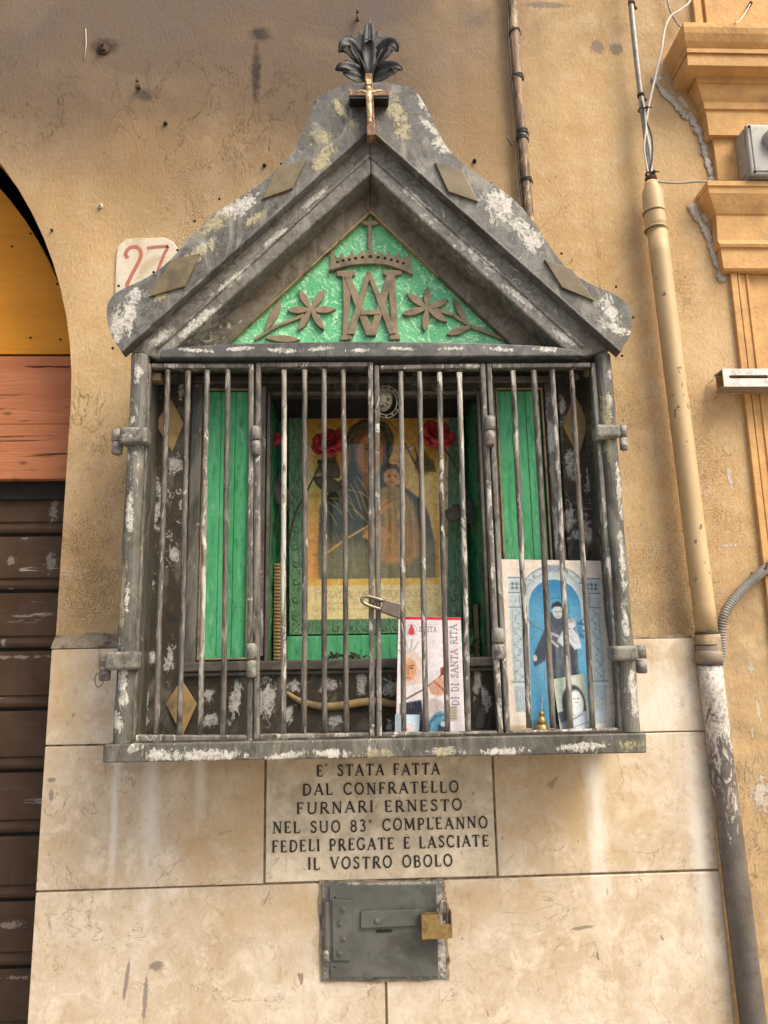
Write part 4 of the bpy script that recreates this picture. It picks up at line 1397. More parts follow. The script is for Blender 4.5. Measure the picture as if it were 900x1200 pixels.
# hinges on the posts and between the panels
def hinge(strap, barrel, mat='hinge'):
    root = bpy.data.objects.new('hinge', None)
    C.objects.link(root)
    root.parent = shr
    (a, b, c, d) = strap
    x0, z1 = XZ(a, b, -.172)
    x1, z0 = XZ(c, d, -.172)
    obj('strap', MB().box(x0, x1, -.178, -.150, z0, z1), M[mat], root, bevel=0.005, seg=3)
    (a, b, c, d) = barrel
    x0, z1 = XZ(a, b, -.158)
    x1, z0 = XZ(c, d, -.158)
    xm, r = (x0 + x1) / 2, (x1 - x0) / 2
    zm = (z0 + z1) / 2
    obj('barrel', MB().tube([(xm, -.155, zm + .0006), (xm, -.155, z1 - .001), (xm, -.155, z1)], [r, r, r * .7], 12), M[mat], root)
    obj('barrel', MB().tube([(xm, -.155, z0), (xm, -.155, z0 + .002), (xm, -.155, zm - .0006)], [r * .7, r * .95, r * .95], 12), M[mat], root)


hinge((141, 501, 173, 520), (131, 503, 143, 532))
hinge((124, 764, 161, 785), (116, 766, 129, 798))
hinge((697, 498, 727, 513), (725, 498, 737, 527))
hinge((716, 757, 748, 774), (744, 756, 760, 789), 'hinge')
for (x, y0, y1, w) in ((300, 500, 534, 6.0), (295, 754, 794, 6.5), (574, 488, 523, 7), (584, 736, 773, 8)):
    root = bpy.data.objects.new('hinge', None)
    C.objects.link(root)
    root.parent = shr
    p0, p1 = P(x, y1, -.158), P(x, y0, -.158)
    k = 1.13 / 915
    for (t0, t1) in ((0.0, .5), (.52, 1.0)):
        a, b = p0.lerp(p1, t0), p0.lerp(p1, t1)
        m1 = a.lerp(b, .12)
        m2 = a.lerp(b, .88)
        obj('barrel', MB().tube([a, m1, m2, b], [w * k * .7, w * k, w * k, w * k * .75], 10), M['hinge'], root)

# ---------------------------------------------------------- pediment
YR = -0.158
# beam over the bars
n = 24
tops = []
for i in range(n + 1):
    t = i / n
    px = 190 + (672 - 190) * t
    tops.append(XZ(px, 409.5 - 9.5 * sin(pi * t) ** 0.55, -0.166))
a = XZ(186, 419, -.166)
b = XZ(686, 417, -.166)
obj('pediment_beam', MB().prism([a, b] + tops[::-1], -0.166, -0.100), M['beam'], shr, bevel=0.002)
# raking rails: front face between outer and inner lines, underside running back
ap_o, ap_i = XZ(433, 148, YR), XZ(434.5, 203, YR)
lo_o, lo_i = XZ(150, 410, YR), XZ(203, 410, YR)
ro_o, ro_i = XZ(716, 410, YR), XZ(661, 409, YR)
zb = a[1] + .0008
obj('raking_rail', MB().prism([lo_o, (lo_i[0] - .018, zb), lo_i, ap_i, ap_o], YR, -0.098), M['rail'], shr, bevel=0.003)
obj('raking_rail', MB().prism([ap_o, ap_i, ro_i, (ro_i[0] + .018, zb), ro_o], YR - .0006, -0.098), M['rail'], shr, bevel=0.003)
# raised bead along the middle of each rail
for A, B in (((185, 407), (433, 181)), ((684, 407), (433, 181))):
    q0, q1 = P(*A, YR - .001), P(*B, YR - .001)
    obj('rail_bead', MB().tube([q0.lerp(q1, i / 20) for i in range(21)], [.0038 * random.uniform(.85, 1.1) for i in range(21)], 8, True, 0.6), M['rail'], shr)
# inner brown frame, set back
YI = -0.117
YT = -0.104
o_, i_ = XZ(434, 210, YI), XZ(434, 246, YI)
lO, lI = XZ(214, 404, YI), XZ(262, 401, YI)
rO, rI = XZ(654, 404, YI), XZ(602, 400, YI)
M['inner'] = mat_metal('weathered_inner_frame', (0.13, 0.098, 0.058), (0.17, 0.14, 0.095), (0.06, 0.042, 0.022), chips=0.62, stroke=.8, wear=0.5, edge=False)
zz = XZ(430, 402, YI)[1]
obj('inner_frame', MB().prism([(lO[0], zz - .006), (lI[0], zz - .006), i_, o_], YI, -.098), M['inner'], shr, bevel=0.0015)
obj('inner_frame', MB().prism([o_, i_, (rI[0], zz - .006), (rO[0], zz - .006)], YI - .0004, -.098), M['inner'], shr, bevel=0.0015)


def band(p, q, w):
    """a strip below the line p-q"""
    d = Vector((q[0] - p[0], q[1] - p[1])).normalized()
    nrm = Vector((-d.y, d.x))
    if nrm.y > 0:
        nrm = -nrm
    return [p, q, (q[0] + nrm.x * w, q[1] + nrm.y * w), (p[0] + nrm.x * w, p[1] + nrm.y * w)]


tl_ = XZ(260, 403, YT - .008)
tr_ = XZ(606, 402, YT - .008)
ta_ = XZ(434, 244, YT - .008)
obj('tan_trim', MB().prism(band(tl_, ta_, .0075), YT - .012, YT - .0002), M['tan'], shr, bevel=0.001)
obj('tan_trim', MB().prism(band(ta_, tr_, .0075), YT - .0124, YT - .0002), M['tan'], shr, bevel=0.001)
obj('tympanum', MB().prism([(XZ(205, 412, YT)), XZ(660, 412, YT), XZ(434, 232, YT)], YT, YT + .006), M['swirl'], shr)
YE = YT - .0002
TE = .0058


def E_(x, y):
    return XZ(270 + x / 2.727, 240 + y / 2.727, YE - TE)


def cut(name, pts, parent, dy=0.0, bevel=0.0009):
    return obj(name, MB().prism([E_(*p) for p in pts], YE - TE - dy, YE), M['emblem'], parent, bevel=bevel)


mono = bpy.data.objects.new('monogram', None)
C.objects.link(mono)
mono.parent = shr
mono['label'] = 'tan cut-out monogram of interlaced M and A'
cut('letter_post', [(338, 211), (398, 208), (399, 224), (389, 227), (380, 330), (375, 414), (388, 418), (388, 430), (352, 432), (352, 420), (358, 414), (361, 330), (358, 229), (340, 227)], mono)
cut('letter_post', [(488, 208), (548, 208), (549, 222), (526, 226), (532, 320), (537, 412), (543, 416), (543, 430), (508, 430), (508, 418), (515, 412), (510, 320), (500, 226), (488, 222)], mono, .0002)
cut('letter_stroke', [(362, 228), (384, 226), (460, 414), (466, 418), (434, 418)], mono, .0008)
cut('letter_stroke', [(500, 224), (522, 226), (465, 418), (440, 418)], mono, .0012)
cut('letter_stroke', [(436, 214), (450, 216), (396, 414), (372, 414)], mono, .0016)
cut('letter_stroke', [(434, 216), (449, 213), (530, 412), (508, 416)], mono, .0020)
cut('letter_bar', [(415, 338), (478, 336), (478, 352), (415, 354)], mono, .0024)

cr = bpy.data.objects.new('crown', None)
C.objects.link(cr)
cr.parent = shr
topz = [(320, 155), (326, 146), (338, 166), (345, 172), (358, 152), (364, 170), (378, 166), (388, 146), (398, 164), (410, 158), (420, 146), (428, 160), (436, 150), (446, 138), (456, 150), (464, 160), (474, 146), (484, 158), (496, 164), (506, 148), (516, 166), (530, 170), (538, 152), (546, 172), (556, 176), (568, 160), (575, 168), (576, 192), (584, 224), (574, 222)]
bot = [(560, 214), (530, 200), (500, 192), (470, 188), (445, 186), (415, 188), (385, 193), (355, 202), (330, 212), (314, 214), (320, 190)]
hol = []
for hx, hy, hr in ((342, 184, 5), (360, 179, 5.5), (380, 176, 5.5), (400, 172, 5.5), (422, 169, 6), (447, 167, 7), (472, 169, 6), (494, 172, 5.5), (514, 177, 5.5), (534, 182, 5.5), (553, 188, 5)):
    hol.append([E_(hx + hr * cos(t * pi / 4), hy + hr * .9 * sin(t * pi / 4)) for t in range(8)])
obj('crown_band', MB().holed([E_(*p) for p in topz + bot], hol, YE - TE - .001, YE), M['emblem'], cr)
lowb = smoothline([Vector((*E_(x, y), 0)) for x, y in ((318, 212), (350, 200), (395, 191), (445, 188), (495, 191), (540, 204), (582, 222))], 4)
obj('crown_rim', MB().tube([Vector((p.x, YE - TE - .001, p.y)) for p in lowb], .0022, 6), M['emblem'], cr)
cut('cross_post', [(438, 60), (452, 60), (453, 140), (447, 146), (440, 140)], cr, .0014)
cut('cross_arm', [(414, 56), (428, 52), (440, 54), (446, 40), (450, 54), (462, 50), (476, 60), (464, 66), (450, 66), (440, 68), (426, 64)], cr, .0022)


def petal_pts(cx, cy, tx, ty, w):
    d = Vector((tx - cx, ty - cy))
    n_ = Vector((-d.y, d.x)).normalized()
    out = []
    for t, k_ in ((0, .25), (.3, .8), (.55, 1), (.8, .7), (1, 0)):
        out.append((cx + d.x * t + n_.x * w * k_, cy + d.y * t + n_.y * w * k_))
    for t, k_ in ((.8, .7), (.55, 1), (.3, .8), (0, .25)):
        out.append((cx + d.x * t - n_.x * w * k_, cy + d.y * t - n_.y * w * k_))
    return out


def flower(c, tips, stem, leaves):
    fl = bpy.data.objects.new('cut_flower', None)
    C.objects.link(fl)
    fl.parent = shr
    for i, t in enumerate(tips):
        cut('petal', petal_pts(*c, *t, 12), fl, .0002 * i)
    for i in range(len(stem) - 1):
        (x0, y0), (x1, y1) = stem[i], stem[i + 1]
        d = Vector((x1 - x0, y1 - y0)).normalized()
        n_ = Vector((-d.y, d.x)) * 6
        cut('stem', [(x0 + n_.x, y0 + n_.y), (x1 + n_.x * .7, y1 + n_.y * .7), (x1 - n_.x * .7, y1 - n_.y * .7), (x0 - n_.x, y0 - n_.y)], fl, -.0006 + .0002 * i)
    for i, (a_, b_, w) in enumerate(leaves):
        cut('leaf', petal_pts(*a_, *b_, w), fl, -.0003 + .0001 * i)


flower((257, 335), [(338, 333), (302, 268), (218, 268), (180, 336), (216, 402), (300, 400)], [(235, 352), (150, 385), (76, 430)], [((112, 402), (162, 305), 13), ((112, 424), (224, 430), 12)])
flower((628, 330), [(698, 302), (630, 258), (562, 280), (547, 350), (620, 404), (694, 374)], [(650, 332), (715, 352), (765, 385), (885, 432)], [((755, 376), (714, 298), 12), ((772, 388), (690, 414), 12)])

# ---------------------------------------------------------- hood plate
YH = -0.178
outl = [(144, 414), (134, 400), (127, 382), (125, 362), (131, 348), (145, 338), (165, 329), (185, 317), (203, 301), (217, 284), (233, 266), (255, 248), (280, 232), (305, 215), (325, 198), (343, 178), (355, 155), (364, 131), (375, 113), (392, 103), (415, 98), (436, 97), (460, 98), (480, 102), (492, 113), (502, 131), (512, 151), (523, 171), (540, 189), (560, 205), (585, 221), (607, 238), (626, 261), (642, 285), (655, 304), (672, 321), (695, 334), (720, 345), (735, 356), (741, 373), (738, 394), (729, 408)]
apx = XZ(433, 162, YH + .026)
lt_ = XZ(147, 419, YH + .026)
rt_ = XZ(722, 419, YH + .026)
op = smoothline([Vector((*XZ(x, y, YH), 0)) for x, y in outl], 3)
op = [(p.x, p.y) for p in op]
n2 = len(op)
half = op.index(min(op, key=lambda q: abs(q[0] - apx[0]) + (0 if q[1] > 2.4 else 9)))
lower_r = [(rt_[0] + (apx[0] - rt_[0]) * t, rt_[1] + (apx[1] - rt_[1]) * t) for t in (0, .25, .5, .75, 1)]
lower_l = [(apx[0] + (lt_[0] - apx[0]) * t, apx[1] + (lt_[1] - apx[1]) * t) for t in (.25, .5, .75, 1)]
obj('hood_plate', MB().holed(op + lower_r + lower_l, [], YH, YH + .019), M['hood'], shr, bevel=0.003, seg=2)
for A_, B_2, e_ in ((lt_, apx, 0), (apx, rt_, .0004)):
    obj('hood_lip', MB().prism(band(A_, B_2, .0035), YH - .0012 - e_, YH + .021), M['hood'], shr, bevel=0.001)
# box behind the hood, back to the wall
inn = [(XC + (x - XC) * .86, 2.08 + (z - 2.08) * .93) for x, z in op[6:-6]]
obj('hood_body', MB().prism(inn + [(inn[-1][0], 2.085), (inn[0][0], 2.085)], -0.087, -0.001), M['facade'], shr)
for pts_ in ([(307, 235), (325, 197), (360, 188), (343, 222)], [(175, 349), (201, 306), (235, 298), (217, 337)], [(509, 191), (541, 201), (560, 238), (525, 226)], [(637, 305), (670, 317), (696, 354), (658, 338)]):
    poly_part('lozenge', pts_, YH - .0002, .004, M['lozenge'], .001)
for x, y in ((132, 408), (139, 335), (180, 319), (208, 293), (228, 259), (257, 233), (370, 120), (503, 138), (575, 215), (658, 297), (722, 336), (742, 372), (729, 417), (288, 228), (330, 192)):
    p = P(x, y, YH + .006)
    obj('nail', MB().ball((p.x, p.y, p.z), .0023, 6, 4), M['dark'], shr)

# ---------------------------------------------------------- iron leaf finial on top
fin = bpy.data.objects.new('leaf_finial', None)
C.objects.link(fin)
fin.parent = shr


def Fp(x, y, Y):
    return P(350 + x / 5, y / 5, Y)


fy = -0.150


def fleaf(path, widths, nm='leaf_lobe', ridge=0.35):
    pts = smoothline([Fp(x, y, Y) for x, y, Y in path], 4)
    k_ = len(pts)
    ws = np.interp(np.linspace(0, 1, k_), np.linspace(0, 1, len(widths)), widths)
    return obj(nm, MB().leaf(pts, list(ws), ridge), M['leafiron'], fin, solid=0.0010)


fleaf([(412, 330, fy), (412, 230, fy - .004), (412, 160, fy - .002), (412, 112, fy)], [.010, .0095, .0070, .0008], 'leaf_tip')
fleaf([(440, 300, fy), (455, 240, fy), (462, 183, fy)], [.006, .005, .0006])
fleaf([(385, 300, fy), (365, 240, fy), (358, 183, fy)], [.006, .005, .0006])
for sgn, L in ((1, [(430, 400, fy), (470, 320, fy - .008), (520, 262, fy - .016), (562, 262, fy - .022), (580, 305, fy - .018)]), (-1, [(395, 400, fy), (345, 320, fy - .008), (300, 262, fy - .016), (262, 262, fy - .022), (238, 308, fy - .018)])):
    fleaf(L, [.006, .010, .010, .008, .002])
for L in ([(425, 460, fy), (475, 420, fy - .008), (530, 392, fy - .016), (580, 390, fy - .020), (608, 412, fy - .016)], [(395, 460, fy), (345, 420, fy - .008), (290, 392, fy - .016), (245, 390, fy - .020), (216, 412, fy - .016)]):
    fleaf(L, [.006, .010, .008, .006, .0015])
for L in ([(430, 470, fy - .006), (480, 455, fy - .012), (535, 430, fy - .016), (570, 432, fy - .014)], [(390, 470, fy - .006), (340, 462, fy - .012), (290, 440, fy - .016), (260, 428, fy - .014)]):
    fleaf(L, [.006, .010, .007, .0015])
fleaf([(412, 470, fy - .010), (412, 400, fy - .013), (412, 320, fy - .010), (412, 250, fy - .014), (412, 238, fy - .020)], [.006, .010, .012, .010, .004])
upl = [(412, 112), (425, 150), (440, 190), (447, 212), (458, 184), (470, 200), (474, 222), (490, 228), (505, 216), (530, 218), (550, 235), (552, 258), (575, 275), (585, 302), (560, 300), (545, 304), (535, 312), (532, 330), (515, 345), (500, 360), (470, 390), (440, 430), (412, 450), (385, 430), (355, 392), (325, 362), (305, 345), (292, 328), (280, 318), (262, 308), (240, 312), (236, 285), (248, 262), (268, 250), (268, 228), (285, 212), (310, 212), (330, 222), (350, 226), (350, 196), (358, 184), (370, 208), (380, 212), (392, 175), (402, 140)]
lol = [(412, 430), (470, 392), (500, 368), (540, 362), (580, 372), (605, 395), (610, 415), (585, 418), (570, 430), (560, 442), (535, 446), (515, 465), (490, 476), (440, 482), (390, 482), (335, 476), (310, 462), (285, 448), (262, 440), (258, 422), (235, 420), (215, 418), (220, 392), (245, 370), (280, 360), (320, 372), (360, 400)]
for nm_, ol_, yy_ in (('palmette_plate', upl, fy + .002), ('palmette_plate', lol, fy + .007)):
    pp_ = [Fp(x, y, yy_) for x, y in ol_]
    obj(nm_, MB().prism([(p.x, p.z) for p in pp_], yy_ - .004, yy_), M['leafiron'], fin, bevel=.0012)
for (x0, y0, x1, y1, x2, y2) in ((430, 430, 480, 330, 540, 240), (425, 430, 455, 340, 500, 250), (436, 440, 500, 350, 566, 285), (395, 430, 345, 330, 280, 240), (400, 430, 370, 340, 320, 250), (388, 440, 322, 350, 254, 285), (412, 440, 412, 300, 412, 150), (440, 462, 500, 420, 590, 400), (440, 468, 500, 448, 548, 436), (436, 455, 490, 400, 545, 376), (384, 462, 324, 420, 234, 400), (384, 468, 324, 448, 276, 436), (388, 455, 334, 400, 279, 376)):
    obj('leaf_rib', MB().tube(smoothline([Fp(x0, y0, fy - .004), Fp(x1, y1, fy - .005), Fp(x2, y2, fy - .0025)], 5), [.0016] * 6 + [.0011] * 5, 6), M['leafiron'], fin)
for x0, x1 in ((380, 330), (445, 490), (395, 370), (430, 455)):
    obj('leaf_rib', MB().tube(smoothline([Fp(412 + (x0 - 412) * .3, 460, fy - .016), Fp(x0, 380, fy - .022), Fp(x1, 290, fy - .022)], 4), .0012, 6), M['leafiron'], fin)
obj('finial_stem', MB().tube([Fp(412, 500, fy), Fp(412, 380, fy + .004)], .008, 10), M['leafiron'], fin)
# ------------------------------------------------------------------ crucifix on the hood
def X_(x, y, Y):
    return P(380 + x / 8.18, 70 + y / 8.18, Y)


cyf = -0.200
cru = thing('crucifix', 'small worn wooden crucifix with gilt figure fixed at the hood apex', 'crucifix', P(433, 158, -.19))
a, b = X_(392, 125, cyf), X_(492, 725, cyf)
q = [X_(392, 128, cyf), X_(458, 126, cyf), X_(490, 722, cyf), X_(410, 725, cyf)]
bk = [Vector((v.x, cyf + .020, v.z)) for v in q]
obj('upright', MB().hexa([q[3], q[2], q[1], q[0]], [bk[3], bk[2], bk[1], bk[0]]), M['crosswood'], cru, bevel=.0008)
for (x0, x1) in ((238, 395), (462, 622)):
    q = [X_(x0, 282, cyf + .0005), X_(x1, 284, cyf + .0005), X_(x1, 342, cyf + .0005), X_(x0, 342, cyf + .0005)]
    bk = [Vector((v.x, cyf + .0200, v.z)) for v in q]
    obj('arm', MB().hexa([q[3], q[2], q[1], q[0]], [bk[3], bk[2], bk[1], bk[0]]), M['crosswood'], cru, bevel=.0008)
    e = .0006
    obj('arm_side', MB().box(q[0].x + e, q[1].x - e, cyf + .002, cyf + .0235, q[3].z - .0040, q[3].z - .0002), M['crossside'], cru)
mb = MB()
fy2 = cyf - .004


def fp(x, y, d=0):
    return X_(x, y, fy2 - d)


mb.tube(smoothline([fp(425, 330, .003), fp(428, 380, .004), fp(430, 430, .003), fp(436, 500, .005), fp(434, 560, .003), fp(440, 600, .002)], 4), [.0052] * 4 + [.0046] * 6 + [.0040] * 6 + [.003] * 5, 10, True, .8)
mb.ball(fp(425, 278, .004), .0042, 10, 8, (1, 1, 1.2))
mb.ball(fp(425, 325, .003), .0052, 10, 7, (1.15, .7, 1))
mb.tube(smoothline([fp(432, 318, .002), fp(470, 310, .003), fp(510, 300, .002), fp(548, 296, .001)], 3), [.0026] * 4 + [.0022] * 3 + [.0019] * 3, 8)
mb.tube(smoothline([fp(418, 318, .002), fp(385, 308, .003), fp(350, 300, .002), fp(318, 312, .001)], 3), [.0026] * 4 + [.0022] * 3 + [.0019] * 3, 8)
fig = obj('gilt_figure', mb, M['gilt'], cru)
rm = fig.modifiers.new('remesh', 'REMESH')
rm.mode = 'VOXEL'
rm.voxel_size = 0.0008
rm.use_smooth_shade = True
obj('title_plate', MB().prism([(X_(404, 190, cyf).x, X_(404, 240, cyf).z), (X_(448, 190, cyf).x, X_(448, 240, cyf).z), (X_(448, 190, cyf).x, X_(448, 190, cyf).z), (X_(404, 190, cyf).x, X_(404, 190, cyf).z)], cyf - .0015, cyf - .0002), M['gilt'], cru)

# ------------------------------------------------------------------ padlock on the grille doors
YL = -0.166
pl = thing('padlock', 'scratched grey brown padlock hanging aslant on the barred shrine doors', 'padlock', P(455, 712, YL))
A4 = [P(450, 702, YL - .008), P(470.5, 707, YL - .008), P(468.5, 725, YL - .008), P(446, 716.5, YL - .008)]
B4 = [Vector((v.x, YL + .007, v.z)) for v in A4]
obj('body', MB().hexa([A4[3], A4[2], A4[1], A4[0]], [B4[3], B4[2], B4[1], B4[0]]), M['lockgrey'], pl, bevel=.0015)
sp = smoothline([P(448, 714.5, YL), P(436, 711, YL), P(427, 707, YL), P(424, 702.5, YL - .001), P(428, 699, YL), P(436, 700, YL), (P(449, 704, YL))], 6)
obj('shackle', MB().tube(sp, .0027, 10), M['steelshackle'], pl)
obj('hasp_ring', MB().tube([P(439, 704, YL + .004), P(445, 706, YL + .004), P(444, 712, YL + .006), P(438, 711, YL + .006)], .002, 8, closed=True), M['hinge'], pl)

# ------------------------------------------------------------------ icon picture in the niche
YI2 = 0.030
ico = thing('icon_picture', 'framed print of a veiled mother and child on gold ground inside green embossed border', 'picture', P(440, 740, YI2))
tl, tr, br, bl = P(338, 470, YI2 + .012), P(543, 468, YI2 + .012), P(541, 741, YI2), P(339, 744, YI2)
# embossed green border: four flat lengths with scrolled tooling
M['emboss'] = None


def mat_emboss():
    m = MT('green_embossed_border', 0.45, spec=0.5)
    n = m.noise(60, 5, 0.65, 0.5)
    w = m.wave(38, 9, 2, 2.0)
    col = m.mix(m.rng(n, 0.35, 0.65), (0.10, 0.24, 0.11), (0.19, 0.34, 0.18))
    col = m.mix(m.rng(w, 0.25, 0.0, 0, 0.45), col, (0.02, 0.07, 0.03))
    return m.done(col, m.bump(w, 0.5, .001))


M['emboss'] = mat_emboss()


def lerp4(u, v):
    return (tl * (1 - u) + tr * u) * (1 - v) + (bl * (1 - u) + br * u) * v


def strip(u0, v0, u1, v1, u2, v2, u3, v3, th=.006, nm='border', mat=None, bev=.001, par=ico):
    F = [lerp4(u0, v0), lerp4(u1, v1), lerp4(u2, v2), lerp4(u3, v3)]
    B = [f + Vector((0, th, 0)) for f in F]
    F = [f - Vector((0, th * .2, 0)) for f in F]
    return obj(nm, MB().hexa(F, B), mat or M['emboss'], par, bevel=bev)


bw, bh, bt = .082, .060, .05
strip(0, 1, bw, 1 - bh, bw, bt, 0, 0)
strip(1 - bw, 1 - bh, 1, 1, 1, 0, 1 - bw, bt)
strip(0.001, 1, .999, 1, 1 - bw - .001, 1 - bh, bw + .001, 1 - bh)
strip(bw + .001, bt, 1 - bw - .001, bt, .999, 0, .001, 0)
# scrolls standing on the border
mbs = MB()
kx = 205 / 273


def scroll(u, v, s, fl):
    pts = []
    for i in range(13):
        a = i / 12 * 1.6 * pi
        r = s * (1 - i / 14)
        pts.append(lerp4(u + fl * r * cos(a), v + r * sin(a) * kx) - Vector((0, .0022, 0)))
    mbs.tube(pts, .0009, 5)


for i in range(13):
    v = .05 + i * .073
    scroll(.040, v, .030, 1)
    scroll(.960, v, .030, -1)
for i in range(10):
    scroll(.10 + i * .088, .972, .026, 1 if i % 2 else -1)
obj('border_scroll', mbs, M['emboss'], ico)
strip(bw + .001, 1 - bh - .001, bw + .022, 1 - bh - .001, bw + .022, bt, bw + .001, bt, .004, 'gilt_edge', M['gilt'], .0005)
strip(1 - bw - .020, 1 - bh - .001, 1 - bw - .001, 1 - bh - .001, 1 - bw - .001, bt, 1 - bw - .020, bt, .004, 'gilt_edge', M['gilt'], .0005)
# the print itself, 158 x 232 photo pixels
A = Art(160, 232, (.86, .68, .36), 1.7)
A.put(np.clip((A.Y - 20) / 60, 0, 1) * np.clip((150 - A.Y) / 60, 0, 1), (.93, .76, .44), .6)
A.put(np.clip((60 - A.X) / 40, 0, 1) * np.clip((A.Y - 90) / 80, 0, 1), (.86, .52, .24), .7)
A.put(np.clip((A.X - 110) / 40, 0, 1) * np.clip((A.Y - 90) / 80, 0, 1), (.86, .62, .45), .6)
A.grain(.10, 7)
A.grain(.05, 3)
# halos
A.ell(70, 46, 42, 44, (.78, .56, .22), .45, .04)
A.ring(70, 46, 41, 1.4, (.55, .36, .12), .7)
A.ell(97, 78, 20, 22, (.88, .70, .34), .7, .05)
A.ring(97, 78, 20, 1.0, (.60, .40, .16), .8)
dk, dk2, lt2 = (.17, .205, .165), (.11, .15, .16), (.33, .40, .38)
# mantle
A.poly([(45, 30), (50, 18), (62, 10), (78, 8), (92, 14), (100, 28), (99, 46), (94, 58), (98, 74), (104, 84), (118, 92), (134, 104), (142, 122), (148, 150), (150, 190), (14, 190), (12, 160), (14, 128), (18, 108), (30, 86), (46, 74), (48, 55)], dk, 1, 1.2)
A.poly([(14, 150), (148, 150), (150, 190), (14, 190)], (.38, .40, .34), .75, 6)
A.poly([(14, 110), (30, 88), (46, 76), (52, 100), (70, 130), (40, 150), (14, 150)], (.12, .19, .18), .9, 2)
# veil rim and face
A.poly([(53, 34), (60, 22), (74, 18), (88, 24), (92, 38), (88, 60), (80, 74), (70, 80), (60, 72), (54, 56)], (.44, .32, .20), 1, 1.2)
A.ell(73, 50, 15.5, 23, (.70, .50, .33), 1, .10)
A.ell(66, 54, 7, 14, (.62, .43, .28), .5, .4)
A.line([(66, 40), (70, 38.5), (73, 40)], 1.2, (.32, .2, .12))
A.line([(77, 40), (81, 38.5), (85, 41)], 1.2, (.32, .2, .12))
A.ell(69, 44, 2.6, 1.3, (.25, .15, .1), .9, .4)
A.ell(81, 44, 2.6, 1.3, (.25, .15, .1), .9, .4)
A.line([(76, 42), (77, 55), (74, 57)], 1.0, (.46, .30, .18), .8)
A.line([(71, 62), (75, 61), (79, 62)], 1.5, (.55, .25, .18), .8)
A.ell(72, 82, 8, 9, (.62, .44, .29), .8, .3)
# stripes on the veil and gilt creases on the mantle
for i in range(6):
    A.line([(48 + i * 5, 34 - i * 4), (52 + i * 5, 22 - i * 2.5)], 1.3, (.62, .55, .40), .6)
A.line([(50, 56), (49, 34), (58, 17), (75, 11), (91, 18), (97, 34), (95, 52)], 1.6, (.40, .42, .36), .9)
for (x0, y0, x1, y1) in ((50, 84, 62, 112), (54, 80, 70, 118), (48, 90, 76, 102), (40, 84, 58, 120), (34, 92, 52, 122), (30, 100, 44, 126), (24, 104, 40, 118), (58, 76, 72, 100), (22, 112, 34, 130), (44, 100, 64, 124), (62, 92, 76, 112), (52, 112, 70, 128), (30, 90, 50, 92), (26, 100, 40, 102)):
    A.line([(x0, y0), ((x0 + x1) / 2 + 1, (y0 + y1) / 2 - 1), (x1, y1)], 0.9, (.80, .68, .38), .75)
A.line([(24, 160), (44, 146), (66, 134), (76, 128)], 2.2, (.86, .66, .32), .9)
for i in range(7):
    A.line([(22 + i * 3, 140 + (i % 2) * 3), (24 + i * 3, 158 - i)], 1, (.62, .42, .26), .6)
# gown folds
for i in range(9):
    x = 52 + i * 10
    A.line([(x, 146), (x + 2, 170), (x - 2, 190)], 1.4, (.20, .24, .22) if i % 2 else (.62, .56, .42), .5, 1.2)
# child
A.poly([(86, 90), (98, 84), (114, 92), (124, 110), (130, 138), (132, 160), (118, 174), (98, 172), (84, 168), (78, 150), (82, 120)], (.56, .48, .33), 1, 2)
A.poly([(92, 128), (128, 124), (136, 156), (118, 176), (84, 172)], (.58, .40, .24), .8, 3)
for i in range(11):
    A.line([(84 + i * 4.2, 98 + (i * 7) % 20), (88 + i * 4, 128), (84 + i * 4.6, 158 + (i * 5) % 12)], 0.9, (.80, .68, .42) if i % 2 else (.36, .28, .18), .6)
A.ell(98, 76, 9.5, 11.5, (.75, .55, .37), 1, .12)
A.poly([(88, 74), (88, 66), (95, 61), (104, 62), (109, 70), (108, 76), (103, 68), (94, 67)], (.30, .20, .11), 1, .8)
A.ell(95, 76, 1.6, 1.0, (.25, .15, .1), .9, .5)
A.ell(102, 76, 1.6, 1.0, (.25, .15, .1), .9, .5)
A.line([(97, 83), (101, 83)], 1.0, (.5, .24, .16), .8)
# hands
A.poly([(78, 112), (88, 104), (98, 102), (100, 108), (90, 116), (80, 124), (74, 122)], (.72, .52, .35), 1, 1)
for i in range(4):
    A.line([(84 + i * 3, 112 - i * 2), (94 + i * 3, 104 - i)], 1.1, (.5, .33, .2), .6)
A.poly([(66, 136), (78, 130), (92, 134), (98, 142), (90, 148), (74, 148), (64, 144)], (.70, .50, .33), 1, 1)
A.ell(97, 168, 6, 4, (.66, .46, .30), .9, .2)
# two little winged figures in the corners
for cx, fl in ((26, 1), (134, -1)):
    A.ell(cx, 62, 10, 12, (.36, .33, .24), .85, .2)
    A.ell(cx, 50, 4, 5, (.55, .40, .26), .9, .2)
    A.poly([(cx - 12 * fl, 56), (cx - 16 * fl, 72), (cx - 4 * fl, 70), (cx, 60)], (.30, .34, .30), .8, 1)
    A.line([(cx + 4 * fl, 60), (cx + 10 * fl, 42)], 1.2, (.18, .12, .08), .9)
A.line([(113, 38), (125, 62)], 1.6, (.16, .10, .07), .9)
A.line([(112, 44), (121, 41)], 1.4, (.16, .10, .07), .9)
# lower gold bar and caption
A.poly([(0, 189), (160, 189), (160, 196), (0, 196)], (.85, .68, .32), 1, .5)
A.poly([(0, 196), (160, 196), (160, 233), (0, 233)], (.84, .76, .60), 1, .5)
A.text("MATER", 22, 209, 7, 30, (.45, .38, .27), .38)
A.text("DEI", 60, 209, 7, 14, (.45, .38, .27), .38)
A.text("SUCCURRE", 84, 209, 7, 52, (.45, .38, .27), .38)
for yy in (215, 221):
    for i in range(26):
        A.line([(20 + i * 4.7, yy), (22.6 + i * 4.7, yy)], .9, (.55, .47, .36), .45)
